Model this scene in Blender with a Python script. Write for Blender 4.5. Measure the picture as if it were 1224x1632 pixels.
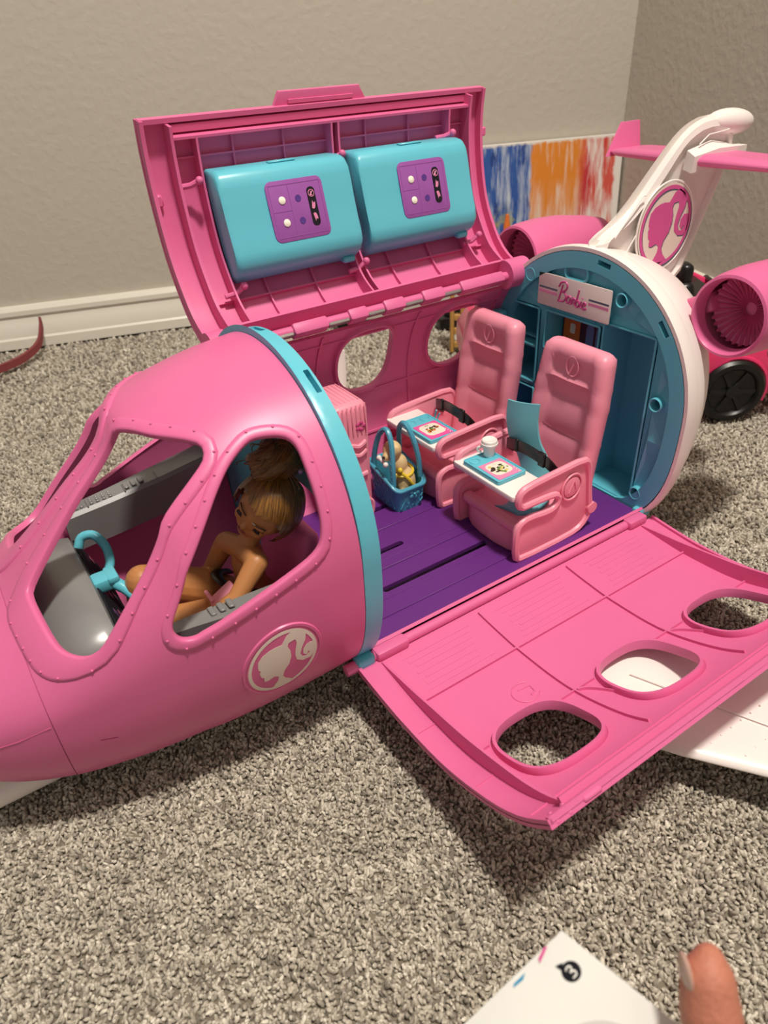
import bpy, bmesh, math, random, bisect
import numpy as np
from mathutils import Vector, Matrix, noise
from mathutils.geometry import delaunay_2d_cdt

for o in list(bpy.data.objects): bpy.data.objects.remove(o)
random.seed(7)
COL = bpy.context.scene.collection
ZC = -13.5          # carpet level in the working frame (cm; x along the fuselage, ring centre = origin)
U = 0.01
def W(p): return Vector((p[0]*U, p[1]*U, (p[2]-ZC)*U))
def lin(h, a=1.0):
    if isinstance(h, str): h = tuple(int(h[i:i+2], 16) for i in (0, 2, 4))
    f = lambda c: c/12.92 if c <= .04045 else ((c+.055)/1.055)**2.4
    return tuple(f(c/255) for c in h)+(a,)

# ------------------------------------------------------------------ camera
cam = bpy.data.cameras.new('camera'); camo = bpy.data.objects.new('camera', cam); COL.objects.link(camo)
R0, R1, R2 = Vector((.82972935, -.55619676, -.04684402)), Vector((-.34301668, -.44189806, -.82889424)), Vector((.44032801, .70382616, -.55744055))
camo.matrix_world = Matrix.Translation(W((-17.0291609, -38.9224182, 25.5117292))) @ Matrix((R0, -R1, -R2)).transposed().to_4x4()
cam.sensor_fit = 'VERTICAL'; cam.sensor_height = 24; cam.sensor_width = 18
cam.lens = 1113.8/1632*24; cam.clip_start = .01; cam.clip_end = 20
cam.dof.use_dof = True; cam.dof.focus_distance = .50; cam.dof.aperture_fstop = 8.0
bpy.context.scene.camera = camo
# ------------------------------------------------------------------ light
wd = bpy.data.worlds.new('room_bounce'); bpy.context.scene.world = wd; wd.use_nodes = True
wd.node_tree.nodes['Background'].inputs[0].default_value = (1.0, .955, .87, 1)
wd.node_tree.nodes['Background'].inputs[1].default_value = .35
ld = bpy.data.lights.new('ceiling_light_offscreen', 'AREA'); ld.shape = 'DISK'; ld.size = .22; ld.energy = 66; ld.color = (1.0, .93, .82)
lo = bpy.data.objects.new('ceiling_light_offscreen', ld); COL.objects.link(lo); lo.location = W((12, -62, 226))
vs = bpy.context.scene.view_settings
vs.view_transform = 'Standard'; vs.look = 'None'; vs.gamma = 1; vs.use_curve_mapping = False; vs.exposure = -0.22

# ------------------------------------------------------------------ materials
MATS = {}
def mat(name, col, rough=.35, spec=.5, var=.04, bump=0, bscale=300, sss=0, metal=0, coat=0, trans=0):
    if name in MATS: return MATS[name]
    m = bpy.data.materials.new(name); m.use_nodes = True; MATS[name] = m
    nt = m.node_tree; b = nt.nodes['Principled BSDF']
    c = lin(col)
    tc = nt.nodes.new('ShaderNodeTexCoord'); nz = nt.nodes.new('ShaderNodeTexNoise')
    nz.inputs['Scale'].default_value = 35; nz.inputs['Detail'].default_value = 3
    nt.links.new(tc.outputs['Object'], nz.inputs['Vector'])
    mx = nt.nodes.new('ShaderNodeMix'); mx.data_type = 'RGBA'
    mx.inputs[6].default_value = tuple(x*(1-var) for x in c[:3])+(1,); mx.inputs[7].default_value = tuple(min(1, x*(1+var)) for x in c[:3])+(1,)
    nt.links.new(nz.outputs['Fac'], mx.inputs[0]); nt.links.new(mx.outputs[2], b.inputs['Base Color'])
    b.inputs['Roughness'].default_value = rough; b.inputs['Specular IOR Level'].default_value = spec; b.inputs['Metallic'].default_value = metal
    b.inputs['Coat Weight'].default_value = coat
    if trans: b.inputs['Transmission Weight'].default_value = trans
    if sss:
        b.inputs['Subsurface Weight'].default_value = sss; b.inputs['Subsurface Scale'].default_value = .003; b.inputs['Subsurface Radius'].default_value = (1, .4, .3)
    if bump:
        n2 = nt.nodes.new('ShaderNodeTexNoise'); n2.inputs['Scale'].default_value = bscale; n2.inputs['Detail'].default_value = 4
        nt.links.new(tc.outputs['Object'], n2.inputs['Vector'])
        bp = nt.nodes.new('ShaderNodeBump'); bp.inputs['Strength'].default_value = bump; bp.inputs['Distance'].default_value = .002
        nt.links.new(n2.outputs['Fac'], bp.inputs['Height']); nt.links.new(bp.outputs['Normal'], b.inputs['Normal'])
    return m
PINK = mat('pink_gloss_plastic', 'dd6b9d', .36, .4, .03)
PINKM = mat('pink_satin_plastic', 'dd6b9d', .45, .35, .03)
PINKD = mat('deep_pink_plastic', 'cc4a82', .4, .4, .03)
SEATP = mat('blush_pink_plastic', 'f096ab', .38, .4, .03)
TEAL = mat('turquoise_plastic', '63c1d4', .32, .45, .03)
TEALD = TEAL
TEALB = mat('teal_basket_plastic', '4a9fb9', .36, .5, .05)
WHITE = mat('white_plastic', 'f1e9e4', .3, .45, .02)
PURP = mat('purple_plastic', '642c7c', .4, .35, .04)
PURPL = mat('purple_sticker', '9a56a6', .35, .4, .04)
PURPD = mat('purple_dimple', '5a3a8a', .4, .3, .03)
GREY = mat('silver_grey_plastic', '8f8f8f', .33, .5, .03, metal=.25)
BLACK = mat('black_plastic', '121214', .3, .5, .1)
RUBBER = mat('black_tyre_plastic', '0b0b0c', .38, .5, .1)
SILV = mat('silver_hinge_pin', '9a9492', .3, .5, .03, metal=.6)
MAG = PINKM
SKIN = mat('doll_skin_vinyl', 'c08350', .42, .4, .03, sss=.1)
HAIRC = mat('brown_doll_hair', '7a5228', .3, .6, .35)
HAIRD = mat('dark_brown_doll_hair', '4a2f18', .35, .6, .35)
LIP = mat('lip_paint', '9a4a45', .4); EYEM = mat('eye_paint', '1c120e', .25)
HAND = mat('hand_skin', 'b87560', .5, .3, .06, bump=.3, bscale=500, sss=.1)
NAIL = mat('nail', 'c4a294', .3, .5)
PAPER = mat('paper', 'f2f0ea', .6, .2, .015)
PAPERG = mat('paper_grey_print', 'd9d6d0', .6, .2, .01)
INK = mat('black_ink', '1b1b22', .6, .2)
PINKINK = mat('pink_ink', 'e458a0', .6, .2); BLUEINK = mat('blue_ink', '3f9ac6', .6, .2)
STRAP = mat('dusty_red_strap', '8a4446', .6, .2, .08)
CREAM = mat('puppy_cream', 'dcbf8d', .5, .3, .08); YEL = mat('yellow_plastic', 'e3c63a', .4, .4)
CARP = mat('car_hot_pink_plastic', 'e5366e', .22, .6, .03)
WOOD = mat('light_wood', 'c79a55', .55, .3, .15)
ORANGE = mat('orange_plastic', 'e0762f', .45, .4)
WBOX = mat('white_box', 'dcd8cf', .5, .3); 
EMBW = mat('emblem_white', 'e9dcd0', .4, .4); EMBP = mat('emblem_pink', 'd6589a', .4, .4); EMBG = mat('emblem_grey', '5d6478', .45)
STRIPEP = mat('stripe_pink', 'e48ab4', .4); SCRIPT = mat('script_pink', 'c74a8c', .4); SIGNW = mat('sign_white', 'efe0da', .4)
LAMP = mat('white_lamp_dot', 'fbf8e6', .3)
SNACKO = mat('snack_orange', 'd8702c', .5); SNACKY = mat('snack_yellow', 'd9b53a', .5); SNACKB = mat('snack_blue', '6f7fb2', .5); SNACKD = mat('snack_dark', '4a2434', .5)
FOODG = mat('food_green', '6f8a3a', .5, .4, .3); FOODY = mat('food_yellow', 'd8c56a', .5, .4, .2); FOODD = mat('food_dark', '3c2a1c', .5, .4, .3); FOODW = mat('food_white', 'e9dfcf', .5)
CLEAR = mat('clear_plastic', 'e8e0d0', .12, .5, .02, trans=.8)
BLUEC = mat('teal_blanket', '6fb7c4', .5, .35, .04)

# ------------------------------------------------------------------ object helpers
ORG = {}
def finish(o, name, parent, org):
    COL.objects.link(o)
    if parent is not None:
        o.parent = parent; ORG[o.name] = ORG[parent.name]
    else:
        o.location = W(org); ORG[o.name] = Vector(W(org))
    return o
def tag(o, label=None, cat=None, group=None, kind=None):
    if label: o['label'] = label
    if cat: o['category'] = cat
    if group: o['group'] = group
    if kind: o['kind'] = kind
    return o
def thing(name, label, cat, loc, group=None):
    o = bpy.data.objects.new(name, None); o.empty_display_size = .01
    finish(o, name, None, loc); return tag(o, label, cat, group)
def obj(name, geo, m, parent=None, org=None, smooth=True, ang=38, midx=None, label=None, kind=None):
    """geo = MB / (verts, faces) in working cm"""
    if isinstance(geo, MB): v, f = geo.data()
    else: v, f = geo
    if parent is None and org is None:
        a = np.array([tuple(p) for p in v]); org = ((a[:,0].min()+a[:,0].max())/2, (a[:,1].min()+a[:,1].max())/2, a[:,2].min())
    off = ORG[parent.name] if parent is not None else W(org)
    me = bpy.data.meshes.new(name); me.from_pydata([W(p)-off for p in v], [], f)
    ms = m if isinstance(m, (list, tuple)) else [m]
    for k in ms: me.materials.append(k)
    if midx is not None: me.polygons.foreach_set('material_index', midx)
    bm = bmesh.new(); bm.from_mesh(me)
    if smooth:
        th = math.radians(ang)
        for e in bm.edges:
            if len(e.link_faces) == 2 and e.calc_face_angle(0) > th: e.smooth = False
        for fc in bm.faces: fc.smooth = True
    bm.to_mesh(me); bm.free()
    o = bpy.data.objects.new(name, me); finish(o, name, parent, org)
    if label: o['label'] = label
    if kind: o['kind'] = kind
    return o
def copy_tree(o, parent=None, shift=None):
    c = o.copy(); COL.objects.link(c); c.parent = parent; ORG[c.name] = ORG.get(o.name, Vector())
    if shift is not None: c.location = c.location+Vector(shift)*U; ORG[c.name] = ORG[o.name]+Vector(shift)*U
    for ch in o.children: copy_tree(ch, c)
    return c

def orient(x=None, y=None, z=None, o=(0, 0, 0)):
    m = Matrix.Identity(4)
    for i, v in enumerate((x, y, z)):
        for k in range(3): m[k][i] = v[k]
    for k in range(3): m[k][3] = o[k]
    return m
class MB:
    def __init__(s): s.v = []; s.f = []; s.pc = []
    def add(s, v, f):
        n = len(s.v); s.pc.append((n, n+len(v), len(s.f), len(s.f)+len(f))); s.v += [tuple(p) for p in v]; s.f += [tuple(i+n for i in q) for q in f]; return s
    def data(s): return s.v, s.f
    def frombm(s, bm, M=None):
        bm.verts.index_update()
        s.add([(M@v.co if M else v.co) for v in bm.verts], [[v.index for v in f.verts] for f in bm.faces]); bm.free(); return s
    def box(s, c, size, bev=0, seg=2, rot=None, taper=None):
        bm = bmesh.new(); bmesh.ops.create_cube(bm, size=1)
        for v in bm.verts:
            k = 1
            if taper and v.co.z > 0: k = taper
            v.co = Vector((v.co.x*size[0]*k, v.co.y*size[1]*k, v.co.z*size[2]))
        if bev: bmesh.ops.bevel(bm, geom=list(bm.edges), offset=bev, segments=seg, profile=.5, affect='EDGES')
        M = Matrix.Translation(c) @ (rot.to_4x4() if rot is not None else Matrix.Identity(4))
        return s.frombm(bm, M)
    def prism(s, poly, M, d, bev=0, seg=2):
        """poly: 2D pts in M's xy plane, extruded along M's z from 0 to d"""
        bm = bmesh.new(); vs_ = [bm.verts.new((x, y, 0)) for x, y in poly]; f = bm.faces.new(vs_)
        r = bmesh.ops.extrude_face_region(bm, geom=[f]); 
        for g in r['geom']:
            if isinstance(g, bmesh.types.BMVert): g.co.z += d
        bmesh.ops.recalc_face_normals(bm, faces=list(bm.faces))
        if bev:
            es = [e for e in bm.edges if len(e.link_faces) == 2 and e.calc_face_angle(0) > .6 and abs(e.verts[0].co.z-e.verts[1].co.z) < 1e-6]
            bmesh.ops.bevel(bm, geom=es, offset=bev, segments=seg, profile=.5, affect='EDGES')
        return s.frombm(bm, M)
    def tube(s, path, r, n=10, closed=False, flat=1.0, up=None):
        P = [Vector(p) for p in path]; m = len(P); rings = []
        T = []
        for i in range(m):
            a = P[(i-1) % m] if closed or i > 0 else P[i]; b = P[(i+1) % m] if closed or i < m-1 else P[i]
            T.append((b-a).normalized())
        ref = Vector(up) if up else (Vector((0, 0, 1)) if abs(T[0].z) < .9 else Vector((1, 0, 0)))
        N = (ref-T[0]*ref.dot(T[0])).normalized(); V = []
        for i in range(m):
            N = (Vector(up) if up else N); N = (N-T[i]*N.dot(T[i])).normalized(); B = T[i].cross(N)
            ri = r[i] if isinstance(r, (list, tuple)) else r
            for k in range(n):
                a = 2*math.pi*k/n; V.append(P[i]+N*math.cos(a)*ri*flat+B*math.sin(a)*ri)
        F = []
        for i in range(m if closed else m-1):
            j = (i+1) % m
            for k in range(n): F.append((i*n+k, i*n+(k+1) % n, j*n+(k+1) % n, j*n+k))
        if not closed: F += [tuple(range(n))[::-1], tuple(range((m-1)*n, m*n))]
        return s.add(V, F)
    def loft(s, rings, cap=True, closed=False):
        n = len(rings[0]); V = [p for r in rings for p in r]; F = []; m = len(rings)
        for i in range(m if closed else m-1):
            j = (i+1) % m
            for k in range(n): F.append((i*n+k, i*n+(k+1) % n, j*n+(k+1) % n, j*n+k))
        if cap and not closed: F += [tuple(range(n))[::-1], tuple(range((m-1)*n, m*n))]
        return s.add(V, F)
    def lathe(s, prof, M, n=32, capped=False):
        rings = [[M@Vector((r*math.cos(2*math.pi*k/n), r*math.sin(2*math.pi*k/n), z)) for k in range(n)] for r, z in prof]
        return s.loft(rings, cap=capped)
    def ball(s, c, r, u=12, v=8, M=None):
        bm = bmesh.new(); bmesh.ops.create_uvsphere(bm, u_segments=u, v_segments=v, radius=1)
        r = r if isinstance(r, (tuple, list)) else (r, r, r)
        T = Matrix.Translation(c) @ (M.to_4x4() if M is not None else Matrix.Identity(4)) @ Matrix.Diagonal((*r, 1))
        return s.frombm(bm, T)
def parts(name, mb, m, parent, **k):
    """every piece that was added to mb becomes a part of its own"""
    out = []
    for a, b, c, d in mb.pc: out.append(obj(name, (mb.v[a:b], [tuple(i-a for i in f) for f in mb.f[c:d]]), m, parent, **k))
    return out
def chaikin(P, k=2, closed=True):
    P = [tuple(p) for p in P]
    for _ in range(k):
        Q = []; n = len(P)
        if not closed: Q.append(P[0])
        for i in range(n if closed else n-1):
            a, b = P[i], P[(i+1) % n]
            Q += [tuple(.75*x+.25*y for x, y in zip(a, b)), tuple(.25*x+.75*y for x, y in zip(a, b))]
        if not closed: Q.append(P[-1])
        P = Q
    return P
def catmull(P, k=6, closed=False):
    P = [Vector(p) for p in P]; n = len(P); out = []
    for i in range(n if closed else n-1):
        if closed: a, b, c, d = P[(i-1) % n], P[i], P[(i+1) % n], P[(i+2) % n]
        else: a, b, c, d = P[max(i-1, 0)], P[i], P[i+1], P[min(i+2, n-1)]
        for j in range(k):
            t = j/k; out.append(.5*((2*b)+(c-a)*t+(2*a-5*b+4*c-d)*t*t+(3*b-a-3*c+d)*t**3))
    if not closed: out.append(P[-1])
    return out
def resample(P, n, closed=True):
    P = np.array([tuple(p) for p in P], float)
    if closed: P = np.vstack([P, P[:1]])
    d = np.r_[0, np.cumsum(np.linalg.norm(np.diff(P, axis=0), axis=1))]
    t = np.linspace(0, d[-1], n+1)[:-1] if closed else np.linspace(0, d[-1], n)
    return [tuple(float(np.interp(x, d, P[:, k])) for k in range(P.shape[1])) for x in t]
def rrect(cx, cy, w, h, r, n=6):
    out = []
    for sx, sy, a0 in ((1, 1, 0), (-1, 1, 90), (-1, -1, 180), (1, -1, 270)):
        for k in range(n+1):
            a = math.radians(a0+90*k/n); out.append((cx+sx*(w/2-r)+r*math.cos(a), cy+sy*(h/2-r)+r*math.sin(a)))
    return out
def ellipse(cx, cy, a, b, n=40): return [(cx+a*math.cos(2*math.pi*k/n), cy+b*math.sin(2*math.pi*k/n)) for k in range(n)]
def pip(P, poly):
    P = np.asarray(P); poly = np.asarray(poly); x, y = P[:, 0], P[:, 1]; r = np.zeros(len(P), bool); n = len(poly); j = n-1
    for i in range(n):
        xi, yi = poly[i]; xj, yj = poly[j]
        c = ((yi > y) != (yj > y)) & (x < (xj-xi)*(y-yi)/((yj-yi) if yj != yi else 1e-12)+xi)
        r ^= c; j = i
    return r
def pdist(P, poly):
    P = np.asarray(P); poly = np.asarray(poly); d = np.full(len(P), 1e9)
    for i in range(len(poly)):
        a = poly[i-1]; b = poly[i]; ab = b-a; t = np.clip(((P-a)@ab)/max(ab@ab, 1e-12), 0, 1); d = np.minimum(d, np.linalg.norm(P-(a+t[:, None]*ab), axis=1))
    return d
def fnormal(fn, u, v, e=.02):
    a = Vector(fn(u+e, v))-Vector(fn(u-e, v)); b = Vector(fn(u, v+e))-Vector(fn(u, v-e)); n = a.cross(b)
    return n.normalized() if n.length > 1e-9 else Vector((0, 0, 1))
def rect(u0, u1, v0, v1, step):
    nu = max(1, int(math.ceil((u1-u0)/step))); nv = max(1, int(math.ceil((v1-v0)/step)))
    return [(u0+(u1-u0)*i/nu, v0) for i in range(nu)]+[(u1, v0+(v1-v0)*i/nv) for i in range(nv)]+[(u1-(u1-u0)*i/nu, v1) for i in range(nu)]+[(u0, v1-(v1-v0)*i/nv) for i in range(nv)]
def surfcut(fn, outer, holes=(), step=.5, thick=.25, sign=1, h=0, jitter=None):
    """sheet over the 2D region outer minus holes, mapped by fn(u,v), outer face at +h, inner face h-thick along the normal*sign"""
    o = np.array(outer); lo_, hi_ = o.min(0), o.max(0)
    gx, gy = np.meshgrid(np.arange(lo_[0]+step*.5, hi_[0], step), np.arange(lo_[1]+step*.5, hi_[1], step))
    gx = gx+(np.arange(gx.shape[0]) % 2)[:, None]*step*.5
    G = np.c_[gx.ravel(), gy.ravel()]
    k = pip(G, outer) & (pdist(G, outer) > step*.45)
    for hh in holes: k &= ~pip(G, hh) & (pdist(G, hh) > step*.45)
    G = G[k]
    pts = []; edges = []
    for loop in [outer]+list(holes):
        n0 = len(pts); pts += [Vector((float(a), float(b))) for a, b in loop]; m = len(loop); edges += [(n0+i, n0+(i+1) % m) for i in range(m)]
    pts += [Vector((float(a), float(b))) for a, b in G]
    vo, _, fo, _, _, _ = delaunay_2d_cdt(pts, edges, [], 0, 1e-5)
    V2 = np.array([tuple(v) for v in vo]); F = np.array([tuple(f) for f in fo if len(f) == 3])
    C = V2[F].mean(1); k = pip(C, outer)
    for hh in holes: k &= ~pip(C, hh)
    F = F[k]
    n = len(V2); A = []; B = []
    for (u, v) in V2:
        p = Vector(fn(u, v)); nn = fnormal(fn, u, v)*sign
        if jitter: p = p+nn*jitter(u, v)
        A.append(p+nn*h); B.append(p+nn*(h-thick))
    F = [tuple(int(x) for x in f) for f in F]
    if sign < 0: F = [f[::-1] for f in F]
    if not thick: return A, F
    ed = {}
    for f in F:
        for a, b in ((f[0], f[1]), (f[1], f[2]), (f[2], f[0])): ed[(a, b)] = 1
    out = list(F)+[tuple(i+n for i in f[::-1]) for f in F]
    for (a, b) in ed:
        if (b, a) not in ed: out.append((b, a, a+n, b+n))
    return A+B, out
def rimsweep(fn, outline, prof, sign=1):
    """closed moulding that follows an outline on the surface fn; prof = (offset outward in surface, height along normal)"""
    P = np.array(outline); n = len(P)
    area = .5*sum(P[i-1][0]*P[i][1]-P[i][0]*P[i-1][1] for i in range(n)); sg = 1 if area > 0 else -1
    rings = []
    for i in range(n):
        t = P[(i+1) % n]-P[i-1]; t /= np.linalg.norm(t); nn = np.array([t[1], -t[0]])*sg
        ring = []
        for s_, h_ in (prof(*P[i]) if callable(prof) else prof):
            u, v = P[i]+nn*s_; ring.append(Vector(fn(u, v))+fnormal(fn, u, v)*sign*h_)
        rings.append(ring)
    mb = MB(); mb.loft(rings, cap=False, closed=True)
    if (sg > 0) == (sign > 0): mb.f = [f[::-1] for f in mb.f]
    return mb
def pchip(xs, ys):
    n = len(xs); h = [xs[i+1]-xs[i] for i in range(n-1)]; d = [(ys[i+1]-ys[i])/h[i] for i in range(n-1)]
    m = [0]*n; m[0] = d[0]; m[-1] = d[-1]
    for i in range(1, n-1):
        if d[i-1]*d[i] > 0:
            w1 = 2*h[i]+h[i-1]; w2 = h[i]+2*h[i-1]; m[i] = (w1+w2)/(w1/d[i-1]+w2/d[i])
    def f(x):
        if x <= xs[0]: return ys[0]+(x-xs[0])*m[0]
        if x >= xs[-1]: return ys[-1]+(x-xs[-1])*m[-1]
        i = min(bisect.bisect_right(xs, x)-1, n-2); t = (x-xs[i])/h[i]
        return (2*t**3-3*t*t+1)*ys[i]+(t**3-2*t*t+t)*h[i]*m[i]+(-2*t**3+3*t*t)*ys[i+1]+(t**3-t*t)*h[i]*m[i+1]
    return f
def profile(pts, k=8):
    """smooth planar (y,z) polyline -> function of arc length s giving (y,z), and the length"""
    P = np.array([tuple(p)[:2] for p in catmull([(a, b, 0) for a, b in pts], k)])
    d = np.r_[0, np.cumsum(np.linalg.norm(np.diff(P, axis=0), axis=1))]
    t0 = P[1]-P[0]; t1 = P[-1]-P[-2]; t0 /= np.linalg.norm(t0); t1 /= np.linalg.norm(t1); Ln = d[-1]
    def f(s):
        if s < 0: return tuple(P[0]+t0*s)
        if s > Ln: return tuple(P[-1]+t1*(s-Ln))
        return float(np.interp(s, d, P[:, 0])), float(np.interp(s, d, P[:, 1]))
    return f, float(Ln)

# ================================================================== ROOM
WA = Vector((-9.59, 89.41, 0)); WD = Vector((.95244, -.30472, 0)); WN = Vector((.30472, .95244, 0))   # back wall: base point, direction, outward normal
S_C = 111.6                                                        # corner along the back wall
def bw(s, off, h): p = WA+WD*s-WN*off; return (p.x, p.y, ZC+h)   # off = distance in front of the back wall
def wall_material():
    m = bpy.data.materials.new('textured_wall_paint'); m.use_nodes = True; nt = m.node_tree; b = nt.nodes['Principled BSDF']
    b.inputs['Base Color'].default_value = lin('c3bcb0'); b.inputs['Roughness'].default_value = .75; b.inputs['Specular IOR Level'].default_value = .25
    tc = nt.nodes.new('ShaderNodeTexCoord'); n1 = nt.nodes.new('ShaderNodeTexNoise'); n1.inputs['Scale'].default_value = 95; n1.inputs['Detail'].default_value = 3; n1.inputs['Roughness'].default_value = .45
    nt.links.new(tc.outputs['Object'], n1.inputs['Vector'])
    r = nt.nodes.new('ShaderNodeValToRGB'); r.color_ramp.elements[0].position = .42; r.color_ramp.elements[1].position = .66
    nt.links.new(n1.outputs['Fac'], r.inputs[0])
    bp = nt.nodes.new('ShaderNodeBump'); bp.inputs['Strength'].default_value = .22; bp.inputs['Distance'].default_value = .0014
    nt.links.new(r.outputs[0], bp.inputs['Height']); nt.links.new(bp.outputs['Normal'], b.inputs['Normal'])
    return m
WALL = wall_material()
TRIMW = mat('white_trim_paint', 'e9e4d8', .35, .45, .015)
def slab(pts, d):   # horizontal outline pts -> prism
    mb = MB(); n = len(pts); mb.add([p for p in pts]+[(p[0]+d[0], p[1]+d[1], p[2]+d[2]) for p in pts], [tuple(range(n)), tuple(range(2*n-1, n-1, -1))]+[((i+1) % n, i, i+n, (i+1) % n+n) for i in range(n)]); return mb
o = obj('wall_back', slab([bw(-160, 0, -2), bw(S_C, 0, -2), bw(S_C, 0, 245), bw(-160, 0, 245)], WN*8), WALL, smooth=False); tag(o, kind='structure')
bbp = [(0, 0), (1.5, 0), (1.5, 1.45), (1.25, 1.75), (1.15, 3.4), (.95, 3.8), (.75, 4.9), (1.1, 5.2), (1.1, 5.9), (.75, 6.5), (0, 6.6)]
mb = MB(); mb.loft([[bw(s, a, h) for a, h in bbp] for s in (-160, S_C)]); o = obj('baseboard_back', mb, TRIMW, ang=25); tag(o, kind='structure')
RN = (WN*math.cos(math.radians(3.5))+WD*math.sin(math.radians(3.5)))
def rw(t, off, h): p = WA+WD*(S_C-off)-RN*t; return (p.x, p.y, ZC+h)
o = obj('wall_right', slab([rw(-8, 0, -2), rw(190, 0, -2), rw(190, 0, 245), rw(-8, 0, 245)], WD*8), WALL, smooth=False); tag(o, kind='structure')
mb = MB(); mb.loft([[rw(t, a, h) for a, h in bbp] for t in (1.5, 190)]); o = obj('baseboard_right', mb, TRIMW, ang=25); tag(o, kind='structure')
FLOORM = mat('carpet_backing', '7d7467', .95, .1, .2)
o = obj('floor', slab([bw(-160, 0, -.42), bw(S_C, 0, -.42), bw(S_C, 190, -.42), bw(-160, 190, -.42)], (0, 0, -2)), FLOORM, smooth=False); tag(o, kind='structure')

# carpet pile: looped tufts scattered by geometry nodes on a ground patch
def carpet():
    m = bpy.data.materials.new('carpet_yarn'); m.use_nodes = True; nt = m.node_tree; b = nt.nodes['Principled BSDF']
    oi = nt.nodes.new('ShaderNodeObjectInfo'); r = nt.nodes.new('ShaderNodeValToRGB'); cr = r.color_ramp
    cr.elements[0].position = 0; cr.elements[0].color = lin('6f675c'); cr.elements[1].position = 1; cr.elements[1].color = lin('e2dacb')
    for pos, c in ((.22, '90877b'), (.45, 'b1a899'), (.75, 'c9c0b1')): e = cr.elements.new(pos); e.color = lin(c)
    at = nt.nodes.new('ShaderNodeAttribute'); at.attribute_type = 'INSTANCER'; at.attribute_name = 'tone'
    nt.links.new(at.outputs['Fac'], r.inputs[0]); nt.links.new(r.outputs[0], b.inputs['Base Color'])
    b.inputs['Roughness'].default_value = .55; b.inputs['Specular IOR Level'].default_value = .45; b.inputs['Sheen Weight'].default_value = .15
    # tuft mesh: bent, twisted fat yarn end
    rng = random.Random(3); protos = []
    for k in range(4):
        mb = MB(); bend = rng.uniform(.1, .3); n = 6; rings = []
        for i, (t, rr) in enumerate(((0, .14), (.4, .2), (.72, .2), (.93, .11))):
            c = Vector((bend*t*t, .08*math.sin(t*4+k), t*.85)); tw = t*1.6
            rings.append([tuple(c+Vector((rr*math.cos(tw+2*math.pi*q/n), rr*.78*math.sin(tw+2*math.pi*q/n), 0))) for q in range(n)])
        mb.loft(rings)
        v, f = mb.data(); me = bpy.data.meshes.new('tuft'); me.from_pydata([Vector(p)*U for p in v], [], f)
        for pl_ in me.polygons: pl_.use_smooth = True
        me.materials.append(m); protos.append(me)
    # points : jittered grid, denser near the camera, joined as a point mesh
    rng = np.random.default_rng(5); pts = []; 
    cx, cy = -17.0, -38.9
    def band(d0, d1, sp):
        xs = np.arange(-60, 130, sp); ys = np.arange(-45, 92, sp); X, Y = np.meshgrid(xs, ys); X = X.ravel()+rng.uniform(-.5, .5, X.size)*sp; Y = Y.ravel()+rng.uniform(-.5, .5, Y.size)*sp
        d = np.hypot(X-cx, Y-cy); k = (d >= d0) & (d < d1)
        ang = np.arctan2(Y-cy, X-cx); k &= (ang > math.radians(8)) & (ang < math.radians(112)) | (d < 40)
        s = (X-WA.x)*WD.x+(Y-WA.y)*WD.y; off = -((X-WA.x)*WN.x+(Y-WA.y)*WN.y)
        k &= (off > 1.6) & (s < S_C-1.6)
        return np.c_[X[k], Y[k], np.full(k.sum(), sp)]
    P = np.vstack([band(0, 58, .19), band(58, 90, .26), band(90, 200, .38)])
    n = len(P); me = bpy.data.meshes.new('carpet_points'); me.vertices.add(n)
    co = np.zeros((n, 3)); co[:, 0] = P[:, 0]*U; co[:, 1] = P[:, 1]*U; co[:, 2] = -.0075*P[:, 2]/.33-.0005
    me.vertices.foreach_set('co', co.ravel())
    tone = np.clip(rng.normal(.54, .2, n), 0, 1)
    # clumps of lighter and darker yarn
    cl = np.array([noise.noise(Vector((x*.9, y*.9, 3))) for x, y in P[:, :2]]); tone = np.clip(tone+cl*.28, 0, 1)
    for nm, dat in (('tone', tone), ('sz', P[:, 2]/.33*rng.uniform(.8, 1.25, n)), ('rz', rng.uniform(0, 6.28, n)), ('tx', rng.normal(0, .62, n)+.5*np.array([noise.noise(Vector((x*.25, y*.25, 9))) for x, y in P[:, :2]])), ('ty', rng.normal(0, .62, n))):
        a = me.attributes.new(nm, 'FLOAT', 'POINT'); a.data.foreach_set('value', dat.astype(np.float32))
    a = me.attributes.new('pick', 'INT', 'POINT'); a.data.foreach_set('value', rng.integers(0, 4, n).astype(np.int32))
    o = bpy.data.objects.new('carpet_pile', me); COL.objects.link(o)
    tag(o, 'grey and taupe twisted carpet pile covering the floor', 'carpet', kind='stuff')
    # geometry nodes
    ng = bpy.data.node_groups.new('tufts', 'GeometryNodeTree'); ng.interface.new_socket('Geometry', in_out='INPUT', socket_type='NodeSocketGeometry'); ng.interface.new_socket('Geometry', in_out='OUTPUT', socket_type='NodeSocketGeometry')
    N = ng.nodes; Lk = ng.links; gi = N.new('NodeGroupInput'); go = N.new('NodeGroupOutput')
    col = bpy.data.collections.new('tuft_shapes')
    gtoi = N.new('GeometryNodeGeometryToInstance')
    for k, pm in enumerate(protos):
        po = bpy.data.objects.new('tuft_shape', pm); col.objects.link(po)
        oi_ = N.new('GeometryNodeObjectInfo'); oi_.inputs['Object'].default_value = po; oi_.inputs['As Instance'].default_value = True
        Lk.new(oi_.outputs['Geometry'], gtoi.inputs[0])
    mp = N.new('GeometryNodeMeshToPoints'); iop = N.new('GeometryNodeInstanceOnPoints')
    def attr(nm, ty='FLOAT'):
        a = N.new('GeometryNodeInputNamedAttribute'); a.data_type = ty; a.inputs['Name'].default_value = nm; return a.outputs['Attribute']
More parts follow.
